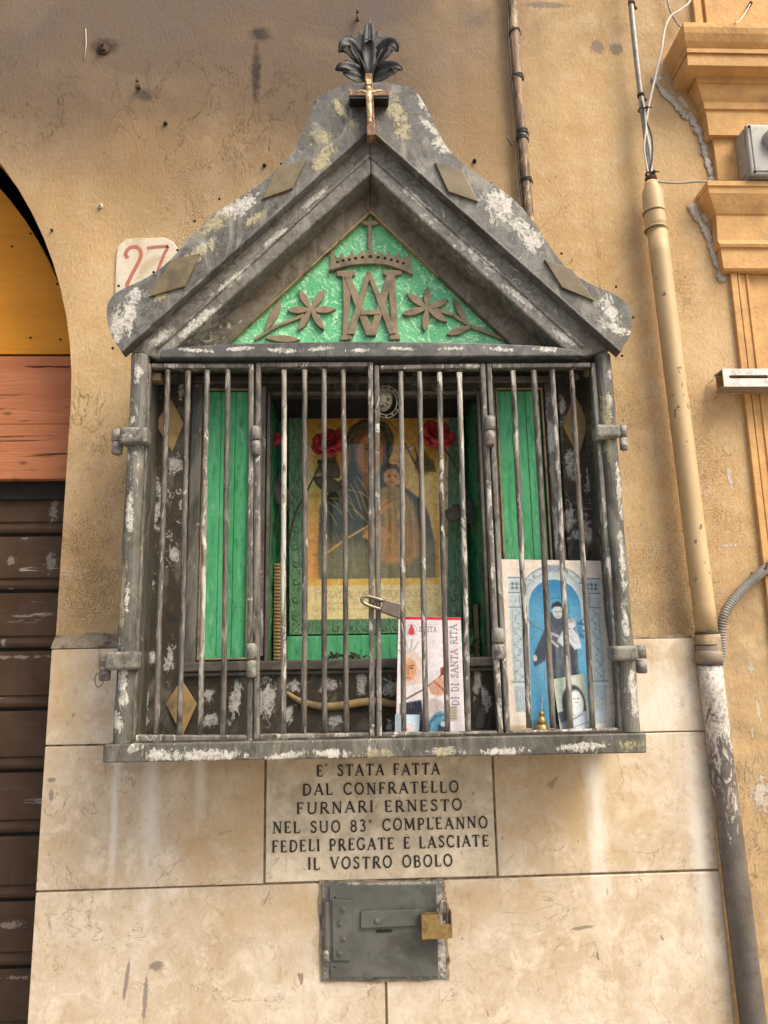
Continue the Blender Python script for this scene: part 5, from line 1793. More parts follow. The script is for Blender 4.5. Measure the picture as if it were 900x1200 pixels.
# cracks of age, brushwork and a sepia cast; street reflection and niche shade painted in
rp0 = np.random.RandomState(11)
for i in range(170):
    x, y = rp0.uniform(10, 150), rp0.uniform(10, 190)
    a_ = rp0.uniform(-.5, .5) + (pi / 2 if 20 < x < 145 and y > 80 else 0)
    L_ = rp0.uniform(3, 12)
    A.line([(x, y), (x + L_ * cos(a_), y + L_ * sin(a_))], .8, (.86, .72, .42) if i % 3 == 0 else (.16, .12, .07), rp0.uniform(.10, .34))
A.put(np.clip((A.Y - 60) / 120, 0, 1) * (A.Y < 190), (.72, .62, .42), .30)  # sepia wash growing downward, the glass's street reflection painted into the print
A.put(np.clip((60 - A.Y) / 70, 0, 1), (.26, .18, .06), .45)  # darkens towards the top: shade under the niche ceiling painted into the print
A.c = np.clip(A.c * np.array([1.20, 1.17, 1.04]), 0, 1)
A.grain(.10, 3)
A.grain(.06, 9)
u0, u1 = bw + .022, 1 - bw - .020
c4 = [np.array(lerp4(u, v) + Vector((0, .002, 0))) for u, v in ((u0, bt), (u1, bt), (u1, 1 - bh), (u0, 1 - bh))]
A.mesh('print', quad_fn(*c4), M['print'], ico)
gp = [lerp4(u, v) - Vector((0, .0012, 0)) for u, v in ((bw + .003, 1 - bh), (1 - bw - .003, 1 - bh), (1 - bw - .003, bt), (bw + .003, bt))]
obj('glass_pane', MB().add(gp, [(0, 1, 2, 3)]), M['glass'], ico)
obj('back_board', MB().hexa([lerp4(.02, .98) + Vector((0, .0065, 0)), lerp4(.98, .98) + Vector((0, .0065, 0)), lerp4(.98, .02) + Vector((0, .0065, 0)), lerp4(.02, .02) + Vector((0, .0065, 0))],
                            [lerp4(.02, .98) + Vector((0, .009, 0)), lerp4(.98, .98) + Vector((0, .009, 0)), lerp4(.98, .02) + Vector((0, .009, 0)), lerp4(.02, .02) + Vector((0, .009, 0))]), M['dark'], ico)


# ------------------------------------------------------------------ cloth roses
def rose(c, R, stem, label, leaves, seed):
    r_ = random.Random(seed)
    t = thing('cloth_rose', label, 'rose', c, 'cloth roses in the niche')
    c = Vector(c)
    ax = Vector((r_.uniform(-.25, .25), -1, .55)).normalized()
    sx = ax.cross(Vector((0, 0, 1))).normalized()
    sy = sx.cross(ax)
    for layer, (n, rad, lift, w) in enumerate(((3, .28, .42, .34), (5, .55, .30, .42), (6, .82, .10, .50), (7, 1.02, -.15, .52))):
        for i in range(n):
            a = 2 * pi * (i + .37 * layer + r_.uniform(-.1, .1)) / n
            d = sx * cos(a) + sy * sin(a)
            pts = [c - ax * R * .25, c + d * R * rad * .55 - ax * R * (.05 - lift * .4), c + d * R * rad * .92 + ax * R * lift, c + d * R * rad * (1.12 if layer > 1 else .9) + ax * R * (lift + (.05 if layer < 2 else -.08))]
            pts = smoothline(pts, 3)
            ws = np.interp(np.linspace(0, 1, len(pts)), [0, .35, .7, 1], [.10, .75, 1, .55])
            obj('petal', MB().leaf(pts, [R * w * q * r_.uniform(.95, 1.08) for q in ws], .35, out=ax), M['red'], t, solid=.0004)
    obj('calyx', MB().ball(c - ax * R * .3, R * .3, 8, 6), M['leafdark'], t)
    obj('stem', MB().tube(smoothline([c - ax * R * .3] + [P(*s) for s in stem], 5), .0016, 7), M['leafdark'], t)
    for lf in leaves:
        pts = smoothline([P(*q) for q in lf], 3)
        obj('leaf', MB().leaf(pts, list(np.interp(np.linspace(0, 1, len(pts)), [0, .2, .5, .8, 1], [.002, .010, .015, .010, .0008])), .25), M['leafdark'], t, solid=.0004)


rose(P(386, 517, -.010), .0275, [(375, 545, 0), (360, 575, 0), (345, 605, 0), (338, 640, 0)], 'dark red cloth rose at the upper left corner of the icon', [[(368, 560, .0), (384, 568, -.002), (402, 572, 0)], [(372, 540, .0), (388, 550, -.002), (398, 560, 0)]], 1)
rose(P(512, 508, -.028), .0285, [(524, 530, -.015), (538, 555, -.01), (552, 590, -.006), (563, 618, 0)], 'bright red cloth rose largest of the three, at the upper right of the icon', [[(530, 592, -.012), (548, 604, -.014), (566, 612, -.01)], [(520, 600, -.020), (532, 603, -.022), (546, 599, -.02)], [(545, 585, -.01), (556, 605, -.012), (560, 628, -.01)]], 2)
rose(P(317, 514, -.020), .0160, [(322, 550, 0), (326, 580, 0), (324, 620, 0), (320, 650, 0)], 'small red cloth rose half hidden behind the left edge of the niche', [[(322, 560, -.01), (330, 580, -.012), (336, 600, -.01)]], 3)

# dried leaves lying on the niche ledge
mb = MB()
r5 = random.Random(8)
for i in range(46):
    x = r5.choice([r5.uniform(376, 432), r5.uniform(384, 420)])
    p = P(x, r5.uniform(763, 770), -.035 + r5.uniform(-.01, .008))
    p.z = NZ0 + r5.uniform(.001, .007)
    d = Vector((r5.uniform(-1, 1), r5.uniform(-.4, .4), r5.uniform(0, 1))).normalized() * r5.uniform(.004, .010)
    mb.leaf([p, p + d * .5, p + d], [.0006, .0022, .0003], .4)
o = obj('dried_leaves', mb, M['leafdark'], kind='stuff')
o['label'] = 'small heap of dark dried leaves on the niche ledge under the icon'

# twiggy green sprig in the right corner of the niche
sp_ = thing('leaf_sprig', 'dark dusty artificial sprig at the lower right corner of the niche', 'sprig', P(556, 765, -.03))
for i in range(9):
    a = P(r5.uniform(552, 560), r5.uniform(738, 766), -.035)
    a.x = min(a.x, NX1 - .012)
    d = Vector((r5.uniform(-1, .3), r5.uniform(-.5, .1), r5.uniform(-.3, 1))).normalized() * .016
    obj('leaf', MB().leaf([a, a + d * .5, a + d], [.001, .0045, .0004], .3), M['leafdark'] if i % 3 else M['lining'], sp_)

# ------------------------------------------------------------------ filigree medallion hanging at the top of the doors
YM = -0.118
mc = P(452, 471, YM)
med = thing('filigree_medallion', 'tarnished oval filigree ornament hanging behind the bars above the icon', 'ornament', mc)
kk = (YM + 1.29) / 915
obj('centre_boss', MB().ball((mc.x - .004, YM, mc.z + .004), 12 * kk, 14, 8, (1, .3, 1.35)), M['silver'], med)
for i in range(9):
    a = 2 * pi * i / 9
    obj('boss_relief', MB().ball((mc.x - .004 + 6.5 * kk * cos(a), YM - .004, mc.z + .004 + 9 * kk * sin(a)), 2.6 * kk, 7, 5), M['silver'], med)
mb = MB()
ring_ = [(mc.x + (18) * kk * cos(2 * pi * i / 30), YM, mc.z + 21 * kk * sin(2 * pi * i / 30)) for i in range(30)]
mb.tube(ring_, .0010, 6, closed=True)
ring_ = [(mc.x + (14) * kk * cos(2 * pi * i / 30), YM, mc.z + 17 * kk * sin(2 * pi * i / 30)) for i in range(30)]
mb.tube(ring_, .0010, 6, closed=True)
for i in range(26):
    a = 2 * pi * i / 26
    b = 2 * pi * (i + (.8 if i % 2 else -.8)) / 26
    mb.tube([(mc.x + 14 * kk * cos(a), YM, mc.z + 17 * kk * sin(a)), (mc.x + 19.5 * kk * cos(b), YM - .001, mc.z + 22.5 * kk * sin(b))], .0009, 5)
obj('filigree_ring', mb, M['silver'], med)
obj('hanging_wire', MB().tube([(mc.x, YM, mc.z + 21 * kk), (mc.x - .001, YM + .002, 2.0555)], .0007, 5), M['wire'], med)

# ------------------------------------------------------------------ saint booklet
YB1, YB0 = -0.118, -0.138
bk = thing('booklet', 'white booklet with pink top band and a saint portrait, standing behind the bars', 'booklet', P(505, 860, -.138))
tl, tr, br, bl = [np.array(P(*q)) for q in ((467, 722.5, YB1), (540, 723.5, YB1), (545, 861, YB0), (464, 862, YB0))]
zb_ = 1.4996
tl2, tr2, br2, bl2 = [Vector(q) for q in (tl, tr, br, bl)]
for v in (br2, bl2):
    v.z = zb_
fr = [tl2, tr2, br2, bl2]
bkp = [v + Vector((0, .006, .0005)) for v in fr]
obj('pages', MB().hexa([f + Vector((0, .0006, 0)) for f in fr[::-1]], bkp[::-1]), M['paper'], bk, bevel=.0006)
A = Art(76, 138, (.93, .90, .90), 2.0)
A.poly([(0, 0), (76, 0), (76, 3.6), (0, 3.6)], (.86, .12, .27), 1, .4)
A.put(np.clip((A.Y - 60) / 80, 0, 1) * (A.X < 57), (.90, .84, .80), .6)
# round badge with red flame
A.ring(16, 16, 6.2, .6, (.55, .50, .50), .7)
A.poly([(16, 9), (19, 15), (20, 20), (16, 23), (12, 20), (13, 15)], (.88, .18, .24), .9, .7)
A.line([(9, 22), (23, 22)], .6, (.5, .45, .45), .6)
A.text("S.RITA", 25, 18.5, 6.4, 22, (.42, .34, .36), .9, wk=.9)
A.line([(33, 9.5), (47, 9.5)], .7, (.6, .5, .5), .35)
# crown of rays, veil, face
for a_ in (-58, -36, -14, 8, 30):
    A.line([(14, 50), (14 + 20 * sin(radians(a_)), 50 - 22 * cos(radians(a_)))], 1.6, (.62, .60, .56), .7, .8)
A.ell(16, 64, 13, 21, (.88, .76, .70), 1, .12)
A.poly([(8, 44), (20, 42), (28, 56), (32, 74), (34, 92), (20, 96), (6, 92), (4, 60)], (.90, .82, .78), .9, 1.5)
A.ell(14, 64, 8.4, 13.5, (.90, .66, .50), 1, .12)
A.ell(10, 66, 4, 9, (.78, .52, .38), .4, .4)
A.line([(14, 60), (19, 59)], .9, (.35, .2, .14))
A.line([(6, 60), (10, 59.5)], .9, (.35, .2, .14))
A.ell(16.5, 62.5, 1.9, .9, (.22, .14, .12), .9, .4)
A.ell(8.5, 62.5, 1.7, .9, (.22, .14, .12), .9, .4)
A.line([(12.6, 62), (12, 69), (14, 70)], .8, (.66, .42, .30), .8)
A.line([(10.5, 74), (15.5, 74)], 1.2, (.72, .26, .22), .9)
A.line([(26, 50), (30, 60), (32, 74)], 1.2, (.70, .60, .52), .7)
A.poly([(6, 84), (30, 80), (40, 92), (36, 104), (4, 104)], (.93, .90, .88), 1, 1.5)
# diagonal stick and hand
A.line([(8, 100), (30, 88), (48, 74), (55, 66)], 1.6, (.25, .14, .10), .95)
A.poly([(36, 84), (46, 74), (56, 72), (56, 92), (48, 96), (38, 92)], (.84, .64, .54), 1, 1)
for i in range(4):
    A.line([(42 + i * 3, 78 + i * 2), (52 + i * 1.5, 88 + i * 2)], 1.1, (.60, .28, .22), .7)
A.poly([(50, 62), (58, 60), (56, 70), (50, 72)], (.45, .18, .12), .9, .7)
A.poly([(4, 104), (28, 100), (32, 120), (30, 138), (4, 138)], (.13, .15, .22), 1, 1.2)
for i in range(7):
    A.line([(7 + i * 3.2, 106), (8 + i * 3, 126)], .8, (.32, .34, .42), .6)
A.poly([(28, 100), (42, 98), (56, 104), (57, 116), (40, 116), (32, 130)], (.80, .76, .72), 1, 1.5)
A.poly([(34, 134), (36, 124), (42, 116), (50, 113), (57, 118), (57, 138), (36, 138)], (.36, .60, .72), 1, 1)
A.line([(36, 136), (38, 126), (44, 119), (54, 117)], 1.4, (.12, .22, .32), .8)
A.poly([(46, 130), (54, 122), (57, 138), (46, 138)], (.20, .22, .26), .8, 1)
A.ell(52, 128, 3, 3, (.90, .88, .86), .9, .3)
# spine
A.poly([(57, 3.6), (76, 3.6), (76, 138), (57, 138)], (.93, .89, .89), 1, .4)
A.line([(57, 4), (57, 138)], .8, (.62, .56, .58), .8)
A.text("DI DI SANTA RITA", 70.5, 107, 8.2, 99, (.33, .29, .34), .95, up=True, wk=.8)
A.poly([(58, 108), (68, 107), (68, 124), (58, 126)], (.62, .58, .42), .6, 1)
for i in range(5):
    A.line([(59, 110 + i * 3), (66, 109.6 + i * 3)], .7, (.35, .33, .30), .6)
for i in range(120):
    x, y = rp0.uniform(4, 55), rp0.uniform(52, 136)
    a_ = rp0.uniform(.9, 1.9)
    L_ = rp0.uniform(2, 7)
    A.line([(x, y), (x + L_ * cos(a_), y + L_ * sin(a_))], .7, (.98, .94, .90) if i % 2 else (.45, .32, .26), rp0.uniform(.10, .30))
A.grain(.05, 3)
A.grain(.03, 7)
A.mesh('cover', quad_fn(*[np.array(v) for v in fr]), M['print'], bk)

# small pale blue card in front of it
cd = thing('prayer_card', 'small pale blue card leaning at the lower left of the white booklet', 'card', P(480, 860, -.141))
fr = [P(463, 837, -.1415), P(492, 837.5, -.1415), P(491, 861, -.1428), P(463, 862, -.1428)]
for v in fr[2:]:
    v.z = zb_
obj('card_back', MB().hexa([f + Vector((0, .0003, 0)) for f in fr[::-1]], [f + Vector((0, .0008, 0)) for f in fr[::-1]]), M['paper'], cd)
A = Art(30, 26, (.78, .86, .90), 2)
A.put(np.clip((A.Y - 6) / 16, 0, 1), (.86, .90, .92), .8)
A.ell(17, 18, 8, 5, (.88, .70, .70), .6, .4)
A.line([(13, 21), (16, 20)], 1.0, (.7, .2, .25), .8)
A.line([(0, .6), (30, .6)], 1.2, (.6, .75, .85), .8)
A.grain(.05, 4)
A.mesh('picture_side', quad_fn(*[np.array(v) for v in fr]), M['print'], cd)

# ------------------------------------------------------------------ large paper print of a saint under a blue arch
pt = thing('saint_poster', 'large curled paper print with grey arch, blue ground and a monk holding a child', 'poster', P(650, 858, -.135))
tl, tr, br, bl = [np.array(P(*q)) for q in ((586.5, 655.5, -.108), (709, 657.5, -.108), (722, 860, -.131), (594, 862, -.131))]
br[2] = bl[2] = zb_
A = Art(128, 206, (.97, .91, .84), 1.6)
A.put(np.clip((A.X - 108) / 20, 0, 1), (.84, .78, .70), .7)
gy, gy2, gy3 = (.76, .81, .81), (.52, .58, .62), (.36, .42, .46)
A.grain(.03, 9)
# arch and columns
A.poly([(9, 22), (28, 22), (27, 185), (12, 185)], gy, 1, .6)
A.poly([(100, 22), (120, 22), (117, 200), (103, 200)], gy, 1, .6)
A.ell(64, 50, 43, 43, gy, 1, .015)
A.poly([(21, 50), (107, 50), (106, 60), (22, 60)], gy, 1, .4)
A.ell(64, 56, 33, 35, (.80, .84, .85), 1, .02)
A.ell(64, 58, 31, 33, (.34, .62, .77), 1, .02)
A.poly([(33, 58), (95, 58), (98, 120), (101, 206), (28, 206), (31, 120)], (.36, .64, .78), 1, .8)
A.put(np.clip(1 - np.hypot((A.X - 50) / 30, (A.Y - 130) / 45), 0, 1), (.50, .74, .86), .7)
A.put((np.abs(A.X - 64) < 34) * np.clip((58 - A.Y) / 24, 0, 1) * (np.hypot((A.X - 64) / 31, (A.Y - 58) / 33) < 1), (.14, .44, .64), .5)
A.ring(64, 55, 37, 1.0, gy2, .8, ry=40)
A.ring(64, 50, 42, 1.2, gy3, .7)
rp = np.random.RandomState(5)
for i in range(60):          # carved relief on the arch
    a_ = rp.uniform(pi, 2 * pi)
    r_ = rp.uniform(36, 41)
    x, y = 64 + r_ * cos(a_), 50 + r_ * sin(a_)
    A.ell(x, y, rp.uniform(.8, 2), rp.uniform(.8, 2), gy3 if i % 2 else (.86, .9, .9), .6, .4)
A.poly([(52, 6), (76, 6), (74, 16), (54, 16)], (.62, .68, .70), .9, .8)
A.text("PACE", 53, 13.5, 5, 20, gy3, .6)
for x0, x1 in ((9, 28), (100, 120)):
    for y, c_ in ((23, gy3), (26, (.86, .9, .9)), (42, gy3), (44, (.86, .9, .9)), (60, gy3), (150, gy3), (153, (.86, .9, .9))):
        A.line([(x0, y), (x1, y)], 1.2, c_, .8)
    for j in range(3):
        for k_ in range(2):
            A.ell(x0 + 5 + j * 5, 31 + k_ * 5, 1.7, 1.9, gy3, .9, .3)
    for i in range(26):
        xx = (x0 + x1) / 2 + 3 * sin(i * 1.3)
        A.ell(xx, 64 + i * 3.2, 1.6, 1.3, gy3 if i % 2 else gy2, .5, .4)
    A.line([(x0 + 4, 64), (x0 + 4.5, 148)], .8, gy2, .8)
    A.line([(x1 - 4, 64), (x1 - 4.5, 148)], .8, gy2, .8)
    for j in range(6):
        A.line([(x0 + 3 + j * 2.8, 156), (x0 + 4 + j * 2.6, 184)], .8, gy2, .7)
# monk with child, in greys
hb, hb2 = (.28, .31, .35), (.42, .45, .50)
A.poly([(58, 66), (76, 66), (84, 80), (88, 96), (86, 130), (88, 150), (56, 152), (56, 120), (44, 128), (36, 132), (34, 122), (42, 104), (50, 88), (54, 76)], hb, 1, 1.2)
A.poly([(56, 76), (62, 100), (58, 150), (66, 150), (70, 100)], hb2, .6, 1.5)
for i in range(8):
    A.line([(60 + i * 3.4, 106), (58 + i * 4, 150)], .9, (.52, .56, .60) if i % 2 else (.18, .20, .24), .6)
A.ell(67, 66, 6.2, 8, (.80, .80, .78), 1, .12)
A.poly([(59, 62), (61, 55), (68, 52), (74, 56), (75, 62), (70, 59), (64, 59)], (.16, .20, .24), 1, .7)
A.ell(64.6, 65.5, 1.3, .7, (.15, .15, .18), .9, .4)
A.ell(69.6, 65.5, 1.3, .7, (.15, .15, .18), .9, .4)
A.line([(67, 66), (67, 69)], .6, (.45, .44, .44), .8)
A.line([(65, 71), (69, 71)], .8, (.35, .32, .32), .8)
A.ring(67, 62, 14, .9, (.12, .34, .50), .7)
A.ell(82, 80, 5.5, 6.5, (.84, .86, .86), 1, .12)
A.ell(82, 76, 5.2, 3.4, (.60, .62, .62), .8, .3)
A.poly([(72, 88), (84, 86), (90, 96), (92, 110), (84, 112), (78, 104), (70, 108), (64, 102)], (.82, .84, .85), 1, 1)
A.line([(76, 92), (86, 104)], 1, gy2, .7)
A.line([(66, 96), (58, 92), (56, 100), (64, 108)], 3, (.76, .76, .75), .9)
A.ell(37, 122, 2.6, 4, (.82, .82, .82), 1, .2)
for i in range(14):
    A.ell(90 + rp.uniform(0, 8), 74 + rp.uniform(0, 26), 1.8, 1.8, (.20, .38, .48), .6, .4)
A.line([(53, 60), (52, 110), (55, 165)], .8, (.75, .85, .88), .7)
A.poly([(57, 150), (62, 160), (68, 206), (57, 206), (54, 170)], (.10, .12, .16), .9, 1)
A.put(np.clip((A.Y - 198) / 4, 0, 1) * (A.X < 60), (.78, .64, .50), .7)
for i in range(200):
    x, y = rp0.uniform(46, 96), rp0.uniform(64, 150)
    a_ = rp0.uniform(1.2, 2.0)
    L_ = rp0.uniform(2, 7)
    A.line([(x, y), (x + L_ * cos(a_), y + L_ * sin(a_))], .7, (.80, .86, .90) if i % 2 else (.10, .16, .22), rp0.uniform(.08, .26))
for i in range(140):
    x = rp0.choice([rp0.uniform(10, 28), rp0.uniform(101, 119)])
    y = rp0.uniform(24, 190)
    A.line([(x, y), (x + rp0.uniform(-2, 2), y + rp0.uniform(1, 5))], .7, gy3 if i % 2 else (.92, .95, .95), rp0.uniform(.15, .4))
A.line([(100, 178), (128, 176)], 1.6, (.78, .68, .48), .6, 1.2)
A.grain(.06, 3)


def bend(U, V):
    b = np.zeros((len(U), 3))
    b[:, 1] = -0.005 * np.sin(np.pi * U) * V + 0.004 * np.sin(2 * np.pi * V) * U + .004 * (U ** 3) * V - .002
    b[:, 0] = 0.0025 * np.sin(np.pi * V) * (1 - U) * -1 + .004 * V * V * U * np.sin(np.pi * V)
    return b


A.mesh('sheet_front', quad_fn(tl, tr, br, bl, bend), M['print'], pt)
n_, m_ = 12, 16
U, V = np.meshgrid(np.linspace(0, 1, n_), np.linspace(0, 1, m_))
gp_ = quad_fn(tl, tr, br, bl, bend)(U.ravel(), V.ravel()) + np.array([0, .0006, 0])
obj('sheet_back', MB().add([tuple(q) for q in gp_], [(j * n_ + i, j * n_ + i + 1, (j + 1) * n_ + i + 1, (j + 1) * n_ + i) for j in range(m_ - 1) for i in range(n_ - 1)], True), M['paper'], pt)

# small grey photograph in front of the poster
ph = thing('photo_card', 'small grey and cream holy card with an arched portrait standing before the large print', 'card', P(672, 860, -.144))
fr = [P(648, 796, -.1412), P(684.5, 789, -.1412), P(693, 860, -.1450), P(657, 862, -.1450)]
fr[2].z = fr[3].z = zb_
obj('card_back', MB().hexa([f + Vector((0, .0003, 0)) for f in fr[::-1]], [f + Vector((0, .0009, 0)) for f in fr[::-1]]), M['paper'], ph)
A = Art(38, 70, (.80, .84, .76), 2.2)
A.ell(21, 36, 14, 24, (.25, .26, .25), 1, .08)
A.poly([(7, 38), (35, 38), (35, 70), (7, 70)], (.30, .31, .30), 1, .8)
A.ell(24, 36, 9, 17, (.86, .88, .88), 1, .12)
A.ell(24, 30, 6, 8, (.90, .92, .90), 1, .2)
A.line([(21, 30), (23, 30)], .9, (.2, .2, .2), .9)
A.line([(26, 30), (28, 30)], .9, (.2, .2, .2), .9)
A.line([(23, 35), (26, 35)], .9, (.3, .3, .3), .8)
A.poly([(12, 52), (36, 46), (38, 70), (8, 70)], (.76, .80, .82), 1, 1.5)
A.line([(14, 58), (30, 50)], 1.2, (.3, .33, .36), .8)
A.line([(18, 66), (36, 60)], 1.4, (.5, .54, .57), .8)
A.poly([(0, 46), (10, 44), (12, 60), (2, 62)], (.28, .30, .33), .9, 1)
A.poly([(2, 60), (16, 56), (18, 70), (2, 70)], (.55, .58, .60), .9, 1)
A.grain(.08, 3)
A.mesh('picture_side', quad_fn(*[np.array(v) for v in fr]), M['print'], ph)

# small brass trinket at the foot of the poster
tk = thing('brass_trinket', 'tiny tarnished brass bust on a round base at the foot of the poster', 'figurine', (P(636, 858, -.149).x, -.146, zb_))
bx = P(635, 858, -.146).x
obj('base', MB().tube([(bx, -.147, zb_), (bx, -.147, zb_ + .002), (bx, -.147, zb_ + .007), (bx, -.147, zb_ + .010)], [.0095, .0095, .0085, .006], 14), M['brass'], tk)
obj('bust', MB().tube([(bx, -.147, zb_ + .010), (bx, -.147, zb_ + .013), (bx + .0005, -.1475, zb_ + .017), (bx + .0005, -.1475, zb_ + .0215)], [.0055, .0075, .006, .003], 12), M['brass'], tk)
obj('head', MB().ball((bx + .0005, -.148, zb_ + .0245), .0042, 10, 7), M['brass'], tk)
obj('hanging_thread', MB().tube(smoothline([P(641, 700, -.1425), P(640, 760, -.1425), P(637, 810, -.1435), (bx + .0005, -.148, zb_ + .028)], 6), .0005, 5), M['cable_white'], tk)

# ------------------------------------------------------------------ inscription plaque
plq = thing('marble_plaque', 'veined white marble plaque with black carved Italian inscription under the shrine', 'plaque', (0.0435, -.02, 1.2715))
YQ = -.0215
o = slab(-0.1362, 0.2236, MZ[2], MZ[1] - .003, M['plaque'], 'plaque_slab', plq, YQ)
o.location = (0, 0, 0)
LN = [("E' STATA FATTA", 196, 668, 76, 68), ("DAL CONFRATELLO", 142, 740, 148, 136), ("FURNARI ERNESTO", 120, 755, 218, 203), ("NEL SUO 83o COMPL,EANNO", 30, 850, 292, 270), ("FEDELI PREGATE E LASCIATE", 28, 852, 362, 339), (".IL VOSTRO OBOLO", 146, 718, 428, 413)]
HT = 40
for txt, xa, xb, ya, yb in LN:
    q0 = P(310 + xa / 3.214, 880 + (ya + HT / 2) / 3.214, YQ - .0012)
    q1 = P(310 + xb / 3.214, 880 + (yb + HT / 2) / 3.214, YQ - .0012)
    mb = MB()
    text_mesh(mb, txt, q0.x, q1.x, q0.z, q1.z, 0.0170, YQ - .0012, 0.20)
    obj('inscription_line', mb, M['letter'], plq)

# ------------------------------------------------------------------ offering box door with its padlock
def B_(x, y, Y):
    return P(360 + x / 5, 1020 + y / 5, Y)


ob = thing('offering_box', 'grey green painted iron offering box door with a coin slot, set in the marble', 'offering box', (B_(450, 640, -.02).x, -.02, B_(450, 640, -.02).z))
r6 = random.Random(21)


def rough_poly(pts, n=7, amp=.0012):
    out = []
    for i in range(len(pts)):
        a, b = pts[i], pts[(i + 1) % len(pts)]
        for j in range(n):
            t = j / n
            out.append((a[0] + (b[0] - a[0]) * t + r6.uniform(-amp, amp), a[1] + (b[1] - a[1]) * t + r6.uniform(-amp, amp)))
    return out


qq = lambda x, y, Y: (B_(x, y, Y).x, B_(x, y, Y).z)
rim = rough_poly([qq(88, 75, -.022), qq(92, 640, -.022), qq(815, 628, -.022), qq(790, 180, -.022), qq(785, 62, -.022)], 14)
obj('rim', MB().prism(rim, -.0245, -.0195), M['boxrim'], ob, bevel=.0006)
mr_ = rough_poly([qq(70, 60, -.021), qq(76, 655, -.021), qq(835, 642, -.021), qq(822, 190, -.021), qq(798, 50, -.021)], 12, .0018)
obj('mortar_rim', MB().prism(mr_, -.0222, -.0195), M['mortar'], ob)
YD2 = -.0285
door = obj('door', MB().prism([qq(130, 92, YD2), qq(136, 632, YD2), qq(770, 624, YD2), qq(756, 84, YD2)], YD2, -.0247), M['boxgreen'], ob, bevel=.0012)
slot = [qq(404 + 12 * 0, 355, YD2)]
sl_ = [(402, 350), (412, 345), (490, 345), (500, 350), (500, 358), (488, 363), (412, 366), (402, 360)]
obj('coin_slot', MB().prism([qq(x, y, YD2) for x, y in sl_], YD2 - .0005, YD2 - .0001), M['crossside'], ob)
hp = obj('hinge_plate', MB().prism([qq(146, 166, YD2), qq(150, 526, YD2), qq(256, 526, YD2), qq(258, 170, YD2)], YD2 - .0032, YD2 - .0001), M['boxgreen'], ob, bevel=.0010)
for x, y in ((212, 222), (194, 306), (214, 396), (192, 480)):
    p = B_(x, y, YD2)
    obj('rivet', MB().ball((p.x, YD2 - .0044, p.z), .0032, 12, 6, (1, .8, 1)).tube([(p.x, YD2 - .0032, p.z), (p.x, YD2 - .0044, p.z)], .0052, 14), M['boxgreen'], ob)
for x, y in ((163, 158), (160, 566)):
    p = B_(x, y, YD2)
    obj('screw_hole', MB().ball((p.x, YD2 - .0002, p.z), .0015, 8, 4, (1, .3, 1)), M['crossside'], ob)
p0, p1 = B_(112, 180, -.027), B_(118, 520, -.027)
obj('hinge_barrel', MB().tube([p0.lerp(p1, i / 12) for i in range(13)], .0050, 10), M['boxgreen'], ob)
obj('hinge_barrel', MB().tube([B_(112, 462, -.027), B_(116, 540, -.027)], .0056, 10), M['boxrim'], ob)
obj('hasp', MB().prism([qq(314, 240, YD2), qq(312, 330, YD2), qq(320, 336, YD2), qq(690, 316, YD2), qq(690, 222, YD2), qq(324, 232, YD2)], YD2 - .0050, YD2 - .0001), M['boxgreen'], ob, bevel=.0014)
p = B_(408, 292, YD2)
obj('rivet', MB().ball((p.x, YD2 - .0052, p.z), .0045, 12, 6, (1, .55, 1)), M['boxgreen'], ob)
# staple the lock hangs on
sp = smoothline([B_(792, 180, -.022), B_(776, 220, -.046), B_(784, 300, -.050), B_(800, 320, -.046), B_(826, 260, -.024)], 5)
obj('staple', MB().tube(sp, .0028, 9), M['boxrim'], ob)
lk = thing('padlock', 'square old brass padlock hanging on the offering box door', 'padlock', B_(760, 400, -.045))
L0, L1 = B_(668, 262, -.052), B_(852, 398, -.052)
mb = MB().box(L0.x, B_(768, 0, -.052).x, -.052, -.034, L1.z, L0.z)
mb.box(B_(768, 0, -.052).x, L1.x, -.052, -.034, L1.z, B_(0, 345, -.052).z).box(B_(832, 0, -.052).x, L1.x, -.052, -.034, B_(0, 345, -.052).z, L0.z + .002)
mb = MB().prism([(L0.x, L1.z), (L1.x, L1.z + .0008), (L1.x - .0005, B_(0, 268, -.052).z), (B_(832, 0, -.052).x, B_(0, 268, -.052).z), (B_(830, 0, -.052).x, B_(0, 343, -.052).z), (B_(771, 0, -.052).x, B_(0, 343, -.052).z), (B_(769, 0, -.052).x, L0.z), (L0.x, L0.z - .0005)], -.054, -.036)
obj('body', mb, M['brass'], lk, bevel=.0012)
sp = smoothline([B_(782, 345, -.047), B_(780, 250, -.050), B_(785, 190, -.047), B_(805, 180, -.044), B_(822, 220, -.044), B_(822, 345, -.046)], 6)
obj('shackle', MB().tube(sp, .0024, 9), M['steelshackle'], lk)

# ------------------------------------------------------------------ house number tile
tl_o = thing('house_number_tile', 'cream ceramic tile with faded red number 27, partly behind the shrine hood', 'number tile', P(172, 330, 0))
yy = -.004
ol = [(134, 352), (136, 300), (138, 288), (148, 280), (160, 279), (193, 278), (203, 283), (209, 292), (212, 352)]
obj('tile', MB().prism([XZ(x, y, yy) for x, y in ol], yy, -.0002), M['tile'], tl_o, bevel=.0015)


def Nn(x, y):
    return XZ(100 + x / 2.571, 220 + y / 2.571, yy - .0004)


def brush(px, w, nm='numeral_stroke'):
    pts = smoothline([Vector((*Nn(x, y), 0)) for x, y in px], 5)
    pp = [(p.x, p.y) for p in pts]
    l, r = ribbon(pp, w)
    n = len(pp)
    ws = MB().add([(x, yy - .0004, z) for x, z in l] + [(x, yy - .0004, z) for x, z in r], [(i, i + 1, i + 1 + n, i + n) for i in range(n - 1)])
    return obj(nm, ws, M['tilered'], tl_o)


